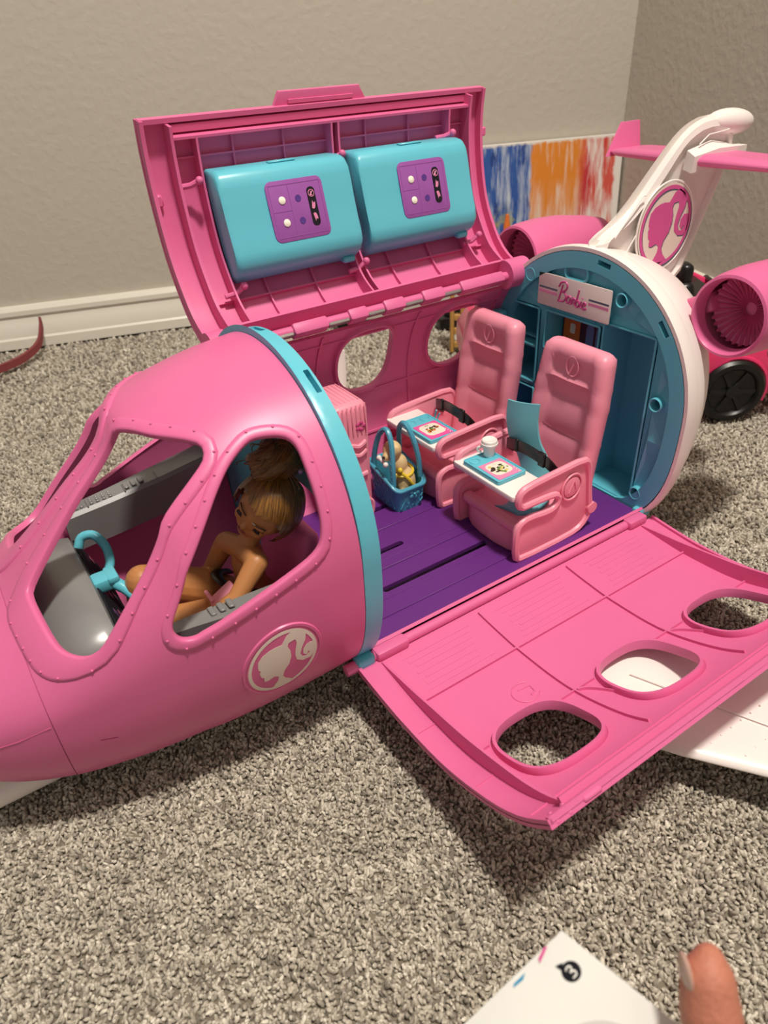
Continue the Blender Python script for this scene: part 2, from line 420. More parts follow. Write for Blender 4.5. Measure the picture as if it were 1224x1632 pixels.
    cmb = N.new('ShaderNodeCombineXYZ'); Lk.new(attr('tx'), cmb.inputs[0]); Lk.new(attr('ty'), cmb.inputs[1]); Lk.new(attr('rz'), cmb.inputs[2])
    Lk.new(gi.outputs[0], mp.inputs['Mesh']); Lk.new(mp.outputs[0], iop.inputs['Points']); Lk.new(gtoi.outputs[0], iop.inputs['Instance'])
    iop.inputs['Pick Instance'].default_value = True; Lk.new(attr('pick', 'INT'), iop.inputs['Instance Index'])
    Lk.new(cmb.outputs[0], iop.inputs['Rotation']); Lk.new(attr('sz'), iop.inputs['Scale']); Lk.new(iop.outputs[0], go.inputs[0])
    md = o.modifiers.new('tufts', 'NODES'); md.node_group = ng
    return o
carpet()

# ================================================================== AIRPLANE : shape functions
NOSE = [(-27.6,0.15,-5.7,-5.9,-6.1,2,2),(-27.2,1.9,-4.2,-5.9,-7.6,2,2),(-26.0,3.7,-2.9,-5.8,-9.1,2,2.1),(-24.0,5.4,-1.8,-5.4,-10.5,2.05,2.25),(-21.5,6.95,-0.95,-4.8,-11.7,2.1,2.35),
(-19.2,8.0,0.1,-4.1,-12.2,2.15,2.45),(-17.7,8.5,1.45,-3.6,-12.4,2.15,2.5),(-14.2,9.5,4.7,-2.5,-12.5,2.15,2.6),(-11.25,10.1,7.6,-1.5,-12.5,2.1,2.65),(-10.75,10.2,8.55,-1.3,-12.5,2.05,2.7),(-10.2,10.3,8.9,-1.2,-12.5,2.05,2.7),
(-7,10.7,10.05,-0.7,-12.3,2.02,2.75),(-4,10.9,10.7,-0.3,-12.0,2,2.8),(-1.24,11,11,0,-11.7,2,2.85)]
_NF = [pchip([r[0] for r in NOSE], [r[k] for r in NOSE]) for k in range(1, 7)]
TAIL = [(27.9,11.25,11.25,0,-11.7,2,2.8),(29.2,11.15,11.15,0,-11.5,2,2.7),(31,10.5,10.7,.1,-10.9,2,2.5),(33.5,9.0,9.8,.3,-9.4,2,2.4),(36,7.0,8.5,.6,-7.2,2,2.2),(39,4.4,6.6,1.0,-4,2,2),(42,1.6,4.6,1.8,-.6,2,2),(42.8,.2,3.2,2.4,1.8,2,2)]
_TF = [pchip([r[0] for r in TAIL], [r[k] for r in TAIL]) for k in range(1, 7)]
def sect(w, zt, zm, zb, nu, nl, ph):
    s, c = math.sin(ph), math.cos(ph); n = nu if c >= 0 else nl
    r = (abs(s)**n+abs(c)**n)**(-1/n)
    return -w*r*s, zm+((zt-zm) if c >= 0 else (zm-zb))*r*c
def body_section(X):
    if X < -1.24: return [f(max(X, -27.6)) for f in _NF]
    if X > 27.9: return [f(min(X, 42.8)) for f in _TF]
    return [11, 11, 0, -11.7, 2, 2.85]
KP = 10.0     # v = phi*KP keeps the parameter plane roughly in cm
def hull(u, v):
    y, z = sect(*body_section(u), v/KP); return (u, y, z)
WS = [(-10.7,.16),(-11.17,.078),(-14.76,.132),(-17.83,.261),(-17.99,.361),(-17.72,.778),(-17.4,.929),(-16.77,1.048),(-16.19,1.094),(-15.61,1.098),(-14.71,1.03),(-11.22,.819),(-7.95,.677),(-7.53,.627),(-7.47,.572),(-7.9,.522),(-9.43,.375),(-10.06,.261)]
SD = [(-4.88,.668),(-5.57,.677),(-7.16,.755),(-9.74,1.011),(-12.07,1.236),(-12.28,1.304),(-12.12,1.378),(-11.7,1.433),(-10.85,1.478),(-8.27,1.433),(-4.67,1.369),(-3.78,1.336),(-3.35,1.295),(-3.04,1.176),(-2.93,.897),(-2.93,.783),(-3.41,.718)]
def outline(pts, n=84, sgn=1): return resample(chaikin([(a, b*KP*sgn) for a, b in pts], 2), n)
WSN, SDN = outline(WS), outline(SD); WSF, SDF = outline(WS, 84, -1), outline(SD, 84, -1)

AIR = thing('toy_airplane', 'large pink toy airplane with opened side, raised lid and white tail fin', 'toy airplane', (5, 0, ZC))
PH0 = 2.5    # pink shell reaches this far round; white belly below
# ------------------------------------------------------------------ cockpit shell
obj('cockpit_shell', surfcut(hull, rect(-19.17, -1.24, -PH0*KP, PH0*KP, .6), [WSN, SDN, WSF, SDF, [(-17.35, 18.32), (-16.45, 18.69), (-16.45, 18.8), (-17.35, 18.43)]], .6, .28, -1), PINK, AIR, ang=50)
obj('nose_cap', surfcut(hull, rect(-27.6, -19.22, -PH0*KP, PH0*KP, .6), [], .6, .28, -1, h=-.02), PINK, AIR, ang=50)
gb = MB()
gb.add(*surfcut(hull, [(-22.0, 15.62), (-21.0, 15.5), (-19.3, 15.2), (-19.3, 15.28), (-21.0, 15.58), (-22.0, 15.7)], [], 1, .04, -1, h=.015))
parts('seam_line', gb, PINK, AIR)
for ol, wdt in ((WSN, .74), (WSF, .74), (SDN, .62), (SDF, .62)):
    wf = (lambda u: wdt+.7*min(1, max(0, (-13.5-u)/3.5))) if wdt > .7 else (lambda u: wdt)
    def fprof(u, v): w_ = wf(u); return [(-.02, -.34), (-.06, .0), (.0, .09), (.1, .13), (w_-.25, .13), (w_-.08, .1), (w_, -.03)]
    fr = obj('window_frame', rimsweep(hull, ol, fprof, -1), PINK, AIR, ang=60)
    rv = MB(); R_ = resample(ol, 26 if wdt > .7 else 22); A_ = np.array(R_); n_ = len(R_)
    ar = .5*sum(A_[i-1][0]*A_[i][1]-A_[i][0]*A_[i-1][1] for i in range(n_)); sg = 1 if ar > 0 else -1
    for i in range(n_):
        t = A_[(i+1) % n_]-A_[i-1]; t /= np.linalg.norm(t); q = A_[i]+np.array([t[1], -t[0]])*sg*(wf(A_[i][0])-.22)
        rv.ball(Vector(hull(*q))-fnormal(hull, *q)*.13, .085, 8, 5)
    obj('rivets', rv, PINK, fr, kind='stuff')
# turquoise ring behind the cockpit
slots = [rrect(-.3, a, .34, b, .05, 2) for a, b in ((-1.5, 1.6), (5.0, 1.6), (-9, 1.6))]
ring_h = lambda u, v: hull(max(-1.2, min(u, 20)), v)
obj('ring_band', surfcut(ring_h, rect(-1.24, .02, -2.36*KP, 2.36*KP, .4), slots, .4, .5, -1, h=.06), TEAL, AIR, ang=40)
obj('ring_liner', surfcut(ring_h, rect(-1.2, -.02, -2.3*KP, 2.3*KP, .8), [], .8, .2, -1, h=-.5), TEALD, AIR, ang=40)
# bulkhead between cockpit and cabin: arch with a doorway
sec = [sect(10.4, 10.4, 0, -10.6, 2, 2.8, 2*math.pi*k/64) for k in range(64)]
yz = lambda X: (lambda u, v: (X, u, v))
obj('cockpit_bulkhead', surfcut(yz(-.9), [(a, b) for a, b in sec][::-1], [rrect(-1.8, -3.2, 9.4, 11.4, 1.6)], 1.2, .3, 1), TEALD, AIR)
# ------------------------------------------------------------------ fuselage: belly, floor, far side wall
PB = 2.47
obj('belly', surfcut(lambda u, v: hull(u, v), rect(-26.5, 27.9, PB*KP, (2*math.pi-PB)*KP, 1.1), [], 1.1, .3, -1, h=-.04), WHITE, AIR, ang=50)
m_ = MB(); m_.box((-22.3, 0, -11.85), (6.4, 7.6, 1.5), .6, 3); obj('nose_skid', m_, WHITE, AIR)
for sy in (-1, 1): obj('lower_side', surfcut(lambda u, v: hull(max(-1.2, min(u, 27.8)), v), rect(0, 27.8, sy*2.3*KP if sy > 0 else -2.5*KP, 2.5*KP if sy > 0 else -2.3*KP, 1.0), [], 1.0, .25, -1), PINKM, AIR, ang=50)
FZ = -9.0
fl_slots = [rrect(7.3, 0, 3.4, .55, .27, 4), rrect(9.4, -4.2, 10.4, .62, .3, 4), rrect(22, -4.2, 6, .62, .3, 4), rrect(9, 5.4, 9, .55, .27, 4)]
obj('cabin_floor', surfcut(lambda u, v: (u, v, FZ), rect(-.6, 27.6, -8.9, 9.2, 1.2), fl_slots, 1.2, .35, 1), PURP, AIR, ang=40)
rb = MB()
for y in (2.55, -2.05, -6.75): rb.box((12, y, FZ+.03), (22, .16, .14), .04, 1)
for y, w in ((.9, 1.6), (-3.1, 1.0), (-5.6, 1.7), (4.2, 2.0)): rb.box((12.5, y+.0, FZ-.01), (24, w, .12), .05, 1) if False else None
for y in (-1.1, -5.1): rb.box((13.2, y, FZ+.01), (26, .1, .06), .02, 1)
parts('floor_ridge', rb, PURP, AIR)
def farf(u, v): return hull(max(-1.2, min(u, 27.8)), v)
fw_w = []
for cx in (3.0, 12.5, 22.0):
    fw_w.append(resample([(cx+2.75*math.copysign(abs(math.cos(a))**.8, math.cos(a)), -12.55+3.05*math.copysign(abs(math.sin(a))**.8, math.sin(a))) for a in np.linspace(0, 2*math.pi, 60, endpoint=False)], 56))
fw = obj('side_wall', surfcut(farf, rect(.02, 27.7, -2.3*KP, -.9*KP, .8), fw_w, .8, .28, -1), PINKM, AIR, ang=45)
for w_ in fw_w: obj('window_rim', rimsweep(farf, w_, [(-.02, .03), (-.1, -.3), (-.02, -.62), (.22, -.62), (.34, -.27)], -1), PINKM, fw, ang=60)
rbs = MB()
for X in (7.9, 17.4, 26.6):
    ring = []
    for v in np.linspace(-9.2, -21.5, 24):
        p = Vector(farf(X, v)); n = -fnormal(farf, X, v); ring.append([p+Vector((dx, 0, 0))-n*d for dx, d in ((-.1, .2), (-.1, .42), (.1, .42), (.1, .2))])
    rbs.loft(ring)
for v in (-10.2, -15.9, -19.3):
    rbs.loft([[Vector(farf(X, v+dv))+fnormal(farf, X, v+dv)*d for dv, d in ((-.08, .2), (-.08, .4), (.08, .4), (.08, .2))] for X in np.linspace(.3, 27.4, 12)])
parts('wall_rib', rbs, PINKM, fw)
# hinge rail for the lid along the top of the far wall
HY, HZ = 7.95, 7.75
hr = MB()
hr.tube([(0, HY, HZ), (28, HY, HZ)], .42, 12)
for X0, X1 in ((0, 3.2), (5.0, 8.0), (9.9, 11.6), (13.2, 15.2), (17, 19.2), (21, 25.8)): hr.box(((X0+X1)/2, HY-.05, HZ), (X1-X0, 1.15, .95), .2, 2, rot=Matrix.Rotation(math.radians(-40), 3, 'X'))
obj('hinge_rail', hr, PINKM, AIR)
hp = MB()
for X0, X1 in ((3.2, 5.0), (8.0, 9.9), (11.6, 13.2), (15.2, 17), (19.2, 21)): hp.box(((X0+X1)/2, HY-.32, HZ-.1), (X1-X0, .42, .34), .08, 1, rot=Matrix.Rotation(math.radians(-40), 3, 'X'))
parts('hinge_pin', hp, SILV, AIR)
# ------------------------------------------------------------------ lid, swung open behind the cabin
lidf, LL = profile([(8.6, 7.5), (10.9, 8.75), (12.45, 10.45), (13.95, 13.25), (14.75, 16.9), (14.88, 20.0), (14.6, 22.0)])
def lid(u, v): y, z = lidf(v); return (u, y, z)      # normal u x v : X x (+z) = -y  -> towards the camera side
LX0, LX1 = -1.4, 28.6
ld_o = obj('lid', surfcut(lid, rect(LX0, LX1, 0, LL, 1.0), [], 1.0, .28, 1), PINKM, AIR, ang=45)
def ribs(mb, X, s0, s1, dfn, t=.14, n=18, surf=lid):
    mb.loft([[Vector(surf(X+dx, s))+fnormal(surf, X, s)*d for dx, d in ((-t/2, -.05), (-t/2, dfn(s)), (t/2, dfn(s)), (t/2, -.05))] for s in np.linspace(s0, s1, n)])
def xribs(mb, s, X0, X1, d, t=.14, surf=lid, d0=-.05):
    mb.loft([[Vector(surf(X, s+ds))+fnormal(surf, X, s+ds)*k for ds, k in ((-t/2, d0), (-t/2, d), (t/2, d), (t/2, d0))] for X in (X0, X1)])
tall = lambda s: 1.15
for X in (.55, 26.65):                                    # tall side walls of the inner frame
    m_ = MB(); ribs(m_, X, .2, LL-.3, lambda s: 1.3, .22); obj('frame_wall', m_, PINKM, ld_o)
m_ = MB(); ribs(m_, -1.22, 0, LL, lambda s: .75, .28); ribs(m_, 28.42, 0, LL, lambda s: .75, .28); parts('lid_rim', m_, PINKM, ld_o)
m_ = MB()
for X in (2.35, 13.15, 13.75, 24.55): ribs(m_, X, 1.0, LL-1.2, tall, .16)
parts('bin_bracket_rib', m_, PINKM, ld_o)
m_ = MB()
for X in (5.3, 9.4, 16.7, 20.9): ribs(m_, X, .8, LL-1.1, lambda s: .32, .12)
for s in (3.9, LL-2.6): xribs(m_, s, .6, 26.6, .32, .12)
parts('grid_rib', m_, PINKM, ld_o)
m_ = MB(); xribs(m_, LL-1.15, .5, 26.7, 1.15, .2); xribs(m_, LL-.1, -1.3, 28.5, .55, .3); xribs(m_, .75, .5, 26.7, 1.3, .22); xribs(m_, LL-.65, .6, 26.6, .5, .5)
parts('cross_bar', m_, PINKM, ld_o)
m_ = MB(); 
m_.prism([(8.8, LL-.1), (9.3, LL+.95), (16.2, LL+.95), (16.9, LL-.1)], Matrix.Identity(4), .35, .08)
m_.v = [tuple(Vector(lid(x, y))+fnormal(lid, x, y)*(z-.2)) for x, y, z in m_.v]
m_.loft([[Vector(lid(X, s))+fnormal(lid, X, s)*d for s, d in ((LL+.15, .1), (LL+.15, .3), (LL+.4, .3), (LL+.4, .1))] for X in (10, 15.6)])
obj('latch_tab', m_, PINKM, ld_o)
hk = MB()
for X, s in ((1.6, LL-4.4), (2.7, 4.2), (13.45, LL-3.9), (13.45, 4.0), (24.4, LL-3.4), (25.4, 4.2)):
    p = Vector(lid(X, s)); n = fnormal(lid, X, s)
    hk = MB(); hk.tube([p+n*.8+Vector((-1.1, 0, -.05)), p+n*.9+Vector((-.2, 0, 0)), p+n*1.35+Vector((.35, 0, .25))], .2, 8); hk.ball(p+n*1.35+Vector((.35, 0, .25)), .3, 8, 6); obj('bin_hook', hk, PINKM, ld_o)
kn = MB()
for X0, X1 in ((-1.5, -.2), (26.4, 28.7)):                # pivot knuckles
    rings = []
    for X in (X0, X1):
        rings.append([(X, HY+1.25*math.cos(a)+.25, HZ+.1+1.25*math.sin(a)) for a in np.linspace(0, 2*math.pi, 20, endpoint=False)])
    kn.loft(rings)
kn.box((-.9, 14.75, 16.9), (.5, .9, .8), .1, 1); kn.box((28.75, 14.6, 18.6), (.5, .9, .7), .1, 1)
parts('pivot_knuckle', kn, PINKM, ld_o)
# overhead bins hung on the lid
def bin_unit(X0):
    w = 10.75; f_pts = []
    s0, s1 = 5.0, LL-3.5
    # cross-section in (y,z): back follows lid, front bulges towards the cabin
    base = Vector((0, *lidf(s0)[:2])); top = Vector((0, *lidf(s1)[:2]))
    def P(t):     # front curve t 0..1 bottom->top
        a = Vector((0, *lidf(s0+(s1-s0)*t))); n = fnormal(lid, 5, s0+(s1-s0)*t); return a, n
    sec = []
    for t, d in ((0.02, .35), (-.005, 1.4), (.0, 2.35), (.05, 2.95), (.16, 3.2), (.35, 3.3), (.6, 3.25), (.82, 3.12), (.93, 2.95), (.985, 2.6), (1.0, 2.0), (1.0, .35)):
        a, n = P(min(1, max(0, t))); a = a+Vector((0, 0, min(0, t)*10)); sec.append(a+n*d)
    c = sum(sec, Vector())/len(sec); mb = MB(); rings = []
    for x, k in ((0, .88), (.1, .95), (.35, 1.0), (w-.35, 1.0), (w-.1, .95), (w, .88)): rings.append([(X0+x, *(c+(p-c)*k)[1:]) for p in sec])
    mb.loft(rings)
    b = obj('storage_bin', mb, TEAL, AIR, ang=50)
    a0, n0 = P(.5)
    A, nA = P(.27); B, nB = P(.79); A = A+nA*3.27; B = B+nB*3.14; yv = (B-A).normalized(); xv = Vector((1, 0, 0)); zv = xv.cross(yv)
    F = lambda u, v, h=0: Vector((X0+5.75+u, 0, 0))+(A+B)/2+yv*v+zv*h
    M = orient(xv, yv, zv, F(0, 0))
    q = MB(); q.prism(rrect(0, 0, 4.7, 4.2, .5), M, .07, .03); pn = obj('control_panel', q, PURPL, b)
    bb = .07
    q = MB(); 
    for (u0, v0, u1, v1) in ((-2.1, 1.8, 2.1, 1.8), (2.1, 1.8, 2.1, -1.8), (2.1, -1.8, -2.1, -1.8), (-2.1, -1.8, -2.1, 1.8), (-.55, 1.8, -.55, -1.8), (-2.1, 0, -.55, 0)): q.tube([F(u0, v0, bb), F(u1, v1, bb)], .025, 6)
    obj('moulded_lines', q, PURPL, b)
    for v in (.75, -.8):
        q = MB(); q.lathe([(.27, -.02), (.27, .05), (.2, .09), (.001, .1)], orient(xv, yv, zv, F(-1.2, v, bb)), 18); obj('lamp_dot', q, LAMP, b)
        q = MB(); q.lathe([(.24, -.02), (.24, .03), (.19, .03), (.001, .015)], orient(xv, yv, zv, F(.12, v, bb)), 18); obj('vent_dimple', q, PURPD, b)
    q = MB(); q.prism(rrect(1.25, .05, .66, 2.7, .3), orient(xv, yv, zv, F(0, 0, bb)), .04); obj('sign_strip', q, INK, b)
    q = MB(); Ms = orient(xv, yv, zv, F(0, 0, bb+.045))
    rg = [(1.25+r*math.cos(a), .95+r*math.sin(a)) for r in (.24,) for a in np.linspace(0, 2*math.pi, 16, endpoint=False)]
    q.tube([Ms@Vector((x, y, 0)) for x, y in rg], .03, 5, closed=True); q.tube([Ms@Vector((1.1, .8, 0)), Ms@Vector((1.4, 1.1, 0))], .03, 5)
    q.prism([(1.17, .78), (1.3, .78), (1.24, 1.1), (1.2, 1.1)], Ms, .01)
    obj('no_smoking_symbol', q, STRIPEP, b)
    for v, fl in ((.15, 1), (-.7, -1)):
        q = MB(); q.prism([(1.08, v-.22*fl), (1.16, v+.12*fl), (1.2, v+.3*fl), (1.27, v+.12*fl), (1.42, v+.18*fl), (1.4, v-.05*fl), (1.32, v-.25*fl), (1.2, v-.3*fl)][::fl], Ms, .012); obj('belt_symbol', q, STRIPEP, b)
    q = MB(); a, n = P(1.0); q.box(a+n*2.0+Vector((X0+5.6, 0, .05)), (2.2, .5, .14), .06, 1); obj('pull_notch', q, TEALD, b)
    q = MB(); a, n = P(0.0); q.box(a+n*1.6+Vector((X0+9.7, 0, -.15)), (1.1, .7, .5), .12, 1); obj('bin_catch', q, TEAL, b)
bin_unit(2.55); bin_unit(14.15)
# ------------------------------------------------------------------ fold-down side door
dorf, DL = profile([(-9.55, -9.3), (-12.2, -9.55), (-14.9, -9.65), (-19.0, -9.3), (-22.7, -8.05), (-25.1, -6.6), (-26.9, -4.7)])
def door(u, v): y, z = dorf(v); return (u, y, z)          # X x (-y) = -z -> sign -1 is up
DX0, DX1 = -1.5, 28.3
dw = []
sc = 12.05
for cx in (4.35, 13.2, 22.05):
    dw.append(resample([(cx+2.85*math.copysign(abs(math.cos(a))**.72, math.cos(a)), sc+2.75*math.copysign(abs(math.sin(a))**.72, math.sin(a))) for a in np.linspace(0, 2*math.pi, 60, endpoint=False)], 56))
D = obj('side_door', surfcut(door, rect(DX0, DX1, .15, DL, .8), dw, .8, .26, -1), PINKM, AIR, ang=45)
for w_ in dw: obj('window_rim', rimsweep(door, w_, [(-.02, -.28), (-.06, .1), (.0, .42), (.2, .42), (.28, .02)], -1), PINKM, D, ang=60)
dn = lambda u, v: -fnormal(door, u, v)
def drib(mb, X, s0, s1, dfn, t=.12, n=22): mb.loft([[Vector(door(X+dx, s))+dn(X, s)*d for dx, d in ((-t/2, -.05), (-t/2, dfn(s)), (t/2, dfn(s)), (t/2, -.05))] for s in np.linspace(s0, s1, n)])
def dxrib(mb, s, X0, X1, d, t=.12): mb.loft([[Vector(door(X, s+ds))+dn(X, s+ds)*k for ds, k in ((-t/2, -.05), (-t/2, d), (t/2, d), (t/2, -.05))] for X in (X0, X1)])
for X in (.25, 26.55):
    m_ = MB(); drib(m_, X, .5, DL-.6, lambda s: .12+1.15*math.sin(math.pi*min(1, max(0, (s-.5)/(DL-1.1)))), .18, 28); obj('end_rib', m_, PINKM, D)
m_ = MB()
for X in (8.6, 17.55): drib(m_, X, .6, DL-3.0, lambda s: .2, .14)
dxrib(m_, 4.7, .3, 26.5, .2, .12); dxrib(m_, DL-2.15, .3, 26.5, .22, .14)
for a, b in ((.3, 1.5), (7.2, 10.35), (16.05, 19.2), (24.9, 26.5)): dxrib(m_, 9.3 if False else 10.0, a, b, .18, .1)
for cx in (8.75, 17.6):                                    # curved ribs between the windows
    m_.loft([[Vector(door(X, s+ds))+dn(X, s+ds)*k for ds, k in ((-.07, -.05), (-.07, .2), (.07, .2), (.07, -.05))] for X, s in [(cx+t*1.9, 10.1+3.4*(t*t if t > 0 else 0)+.0) for t in np.linspace(0, 1, 8)]])
parts('panel_rib', m_, PINKM, D)
m_ = MB(); drib(m_, -1.38, .2, DL, lambda s: .22, .24); drib(m_, 28.18, .2, DL, lambda s: .22, .24); dxrib(m_, DL-.12, -1.4, 28.2, .3, .24); dxrib(m_, DL-.85, .0, 27, .5, .2); 
for s in (6.5, 12, 16.5): m_.loft([[Vector(door(X, s+ds))+dn(X, s+ds)*k for ds, k in ((-.04, -.05), (-.04, .06), (.04, .06), (.04, -.05))] for X in (-1.4, .2)])
parts('door_rim', m_, PINKM, D)
m_ = MB()
for cx, wd_ in ((4.3, 5.2), (13.05, 6.0), (22.1, 5.6)):
    for k in range(5): m_.loft([[Vector(door(X, 1.5+.52*k+ds))+dn(X, 1.5+.52*k+ds)*q for ds, q in ((-.15, -.05), (-.1, .025), (.1, .025), (.15, -.05))] for X in (cx-wd_/2+.3*(k % 2), cx+wd_/2-.2*k)])
    for s in (1.1, 4.1): m_.loft([[Vector(door(X, s+ds))+dn(X, s+ds)*q for ds, q in ((-.04, -.05), (-.03, .025), (.03, .025), (.04, -.05))] for X in (cx-wd_/2-.3, cx+wd_/2+.3)])
parts('tread_strip', m_, PINKM, D)
m_ = MB(); c0 = (6.4, 8.0)                                 # moulded rounded recycling-style mark
ring = [(c0[0]-.1+.95*math.cos(a), c0[1]+.85*math.sin(a)) for a in np.linspace(.6, 5.4, 18)]
m_.tube([Vector(door(u, v))+dn(u, v)*.02 for u, v in ring], .05, 6)
m_.tube([Vector(door(u, v))+dn(u, v)*.02 for u, v in ((6.0, 7.6), (6.9, 7.7), (6.8, 8.3), (6.4, 8.4))], .05, 6); obj('moulded_mark', m_, PINKM, D)
m_ = MB()
for X in (-1.0, -.2): m_.box((X, -26.7, -4.85), (.3, .7, .25), .08, 1)
m_.box((1.3, -26.9, -4.75), (1.2, .3, .3), .08, 1); parts('door_latch', m_, PINKM, D)
hg = MB(); hg.tube([(-.3, -9.35, -9.1), (27.2, -9.35, -9.1)], .38, 12)
for X0, X1 in ((.0, 2.6), (25.2, 27.3)): hg.box(((X0+X1)/2, -9.5, -9.0), (X1-X0, .95, .8), .2, 2)
hg.box((13.5, -8.95, -9.25), (27.4, .7, .5), .1, 1)
obj('hinge_bar', hg, PINKM, D)
m_ = MB(); m_.box((-.75, -9.3, -9.15), (1.4, .95, .95), .25, 2); m_.box((28.0, -8.7, -9.1), (1.5, .95, .95), .25, 2); parts('hinge_block', m_, TEAL, AIR)
m_ = MB(); m_.tube([(-2.2, -9.25, -9.35), (-1.3, -9.3, -9.3)], .42, 12); obj('hinge_stub', m_, PINK, AIR)
m_ = MB(); m_.tube([(28.6, -8.7, -9.1), (29.2, -8.7, -9.1)], .34, 12); obj('hinge_cap', m_, WHITE, AIR)
# ------------------------------------------------------------------ rear bulkhead with shelves
BX = 27.75
def rsec(k, n=72): return [sect(11*k, 11*k, 0, -11.7*k, 2, 2.85, 2*math.pi*i/n) for i in range(n)]
clip = lambda pts, zmin: [(y, max(z, zmin)) for y, z in pts]
outer = clip(rsec(1.0), -9.3); inner = clip(rsec(.875), -8.95)
def ring_slot(ph, w=.42, l=1.3):
    c, t = Vector((-math.sin(ph), math.cos(ph))), Vector((math.cos(ph), math.sin(ph)))
    return [tuple(c*(10.45+a*w/2)+t*(b*l/2)) for a, b in ((-1, -1), (1, -1), (1, 1), (-1, 1))]
obj('bulkhead_ring', surfcut(yz(BX), outer[::-1], [inner[::-1], ring_slot(.16), ring_slot(.86)], .7, .9, -1, h=.0), TEAL, AIR, ang=40)
random.seed(11)
SOCK = ((6.25, 8.05), (-3.75, 8.0), (-8.35, .8), (-7.95, -7.6))
cub = [rrect(7.1, 1.7, 3.9, 7.0, .15, 2), rrect(1.25, 3.6, 6.1, 3.4, .15, 2), rrect(1.25, -3.9, 6.1, 10.0, .15, 2), rrect(-4.75, -1.55, 5.1, 14.7, .15, 2), rrect(7.0, -5.6, 3.7, 6.4, .15, 2)]
def jit(u, v):
    if min(pdist([(u, v)], c)[0] for c in cub) < .12 or pdist([(u, v)], inner)[0] < .15 or min(math.hypot(u-a, v-b) for a, b in SOCK) < .9: return 0
    return random.uniform(-.3, .3)
bp_o = obj('bulkhead_panel', surfcut(yz(BX+.45), resample(inner[::-1], 44), cub+[ellipse(a, b, .42, .42, 14) for a, b in SOCK], 1.0, .25, -1, jitter=jit), TEALD, AIR, smooth=False)
for c in cub:
    a = np.array(c); y0, z0 = a.min(0); y1, z1 = a.max(0); m_ = MB(); d = 3.6
    for (cy, cz, sy, sz) in ((y0-.05, (z0+z1)/2, .12, z1-z0), (y1+.05, (z0+z1)/2, .12, z1-z0), ((y0+y1)/2, z0-.05, y1-y0, .12), ((y0+y1)/2, z1+.05, y1-y0, .12)): m_.box((BX+.45+d/2, cy, cz), (d, sy, sz))
    m_.box((BX+.45+d, (y0+y1)/2, (z0+z1)/2), (.15, y1-y0+.2, z1-z0+.2)); obj('cubby', m_, TEALD, bp_o)
    m_ = MB(); M = orient((0, -1, 0), (0, 0, 1), (-1, 0, 0), (BX+.36, 0, 0))
    m_.tube([(BX+.3, y, z) for y, z in c], .1, 6, closed=True); obj('cubby_edge', m_, TEALD, bp_o)
m_ = MB(); m_.box((BX+1.4, 7.1, 1.6), (2.2, 3.8, .25), .05, 1); m_.box((BX+1.2, 7.1, 2.2), (.6, 3.6, .15), .05, 1); parts('cubby_shelf', m_, TEALD, bp_o)
for y, z in SOCK:
    m_ = MB(); m_.lathe([(.6, -.1), (.6, .3), (.53, .38), (.44, .3), (.42, -1.4), (.001, -1.4)], orient((0, -1, 0), (0, 0, 1), (-1, 0, 0), (BX+.35, y, z)), 22); obj('peg_socket', m_, TEALD, bp_o)
m_ = MB(); m_.tube([(BX+.15, y, z) for y, z in rrect(1.15, 9.15, 2.4, 1.15, .45)], .13, 6, closed=True); obj('handle_recess', m_, TEALD, bp_o)
m_ = MB(); m_.box((27.0, 9.3, 3.6), (1.2, 1.3, 1.5), .3, 2); m_.lathe([(.35, 0), (.35, .2), (.2, .2), (.2, .0)], orient((0, -1, 0), (0, 0, 1), (-1, 0, 0), (26.4, 9.3, 3.8)), 16); obj('wall_bracket', m_, TEAL, AIR)
# name sign
sg_o = obj('name_sign', MB().prism(rrect(0, 0, 8.0, 2.75, .12, 3), orient((0, -1, 0), (0, 0, 1), (-1, 0, 0), (BX+.12, 1.2, 7.18)), .12, .03), SIGNW, AIR)
def SG(x, y, h=.13): return Vector((BX+.12-h, 1.2-x, 7.18+y))
m_ = MB()
for x0, x1 in ((-3.85, -1.75), (1.75, 3.85)): m_.loft([[SG(x, y, h) for y, h in ((-.3, .1), (-.3, .14), (-.06, .14), (-.06, .1))] for x in (x0, x1)])
parts('sign_stripe', m_, STRIPEP, sg_o)
m_ = MB()
for x0, x1 in ((-3.85, -1.75), (1.75, 3.85)): m_.loft([[SG(x, y, h) for y, h in ((.08, .1), (.08, .14), (.24, .14), (.24, .1))] for x in (x0, x1)])
parts('sign_stripe', m_, EMBG, sg_o)
LET = {'B': [[(1.5, 4.6), (1.2, 2.6), (.9, .5)], [(.35, 3.9), (.9, 5.0), (2.2, 5.3), (2.9, 4.6), (2.5, 3.5), (1.6, 3.0), (2.6, 2.8), (3.05, 1.9), (2.4, .9), (1.2, .7)]],
 'a': [[(4.5, 2.3), (3.8, 2.5), (3.4, 1.7), (3.6, .9), (4.2, 1.1), (4.5, 2.2), (4.5, 1.1), (4.8, .8)]], 'r': [[(4.9, .9), (5.2, 2.5), (5.15, 1.0)], [(5.2, 1.8), (5.5, 2.35), (5.9, 2.2), (5.85, 1.2), (6.1, .9)]],
 'b': [[(6.55, 4.7), (6.4, 2.6), (6.3, .95), (6.9, .75), (7.25, 1.5), (6.9, 2.2), (6.4, 1.9)]], 'i': [[(7.75, 2.3), (7.65, 1.1), (7.95, .8)], [(7.88, 3.05), (7.95, 3.2)]], 'e': [[(8.25, 1.4), (9.05, 1.75), (8.95, 2.3), (8.45, 2.15), (8.25, 1.3), (8.75, .7), (9.6, 1.2)]]}
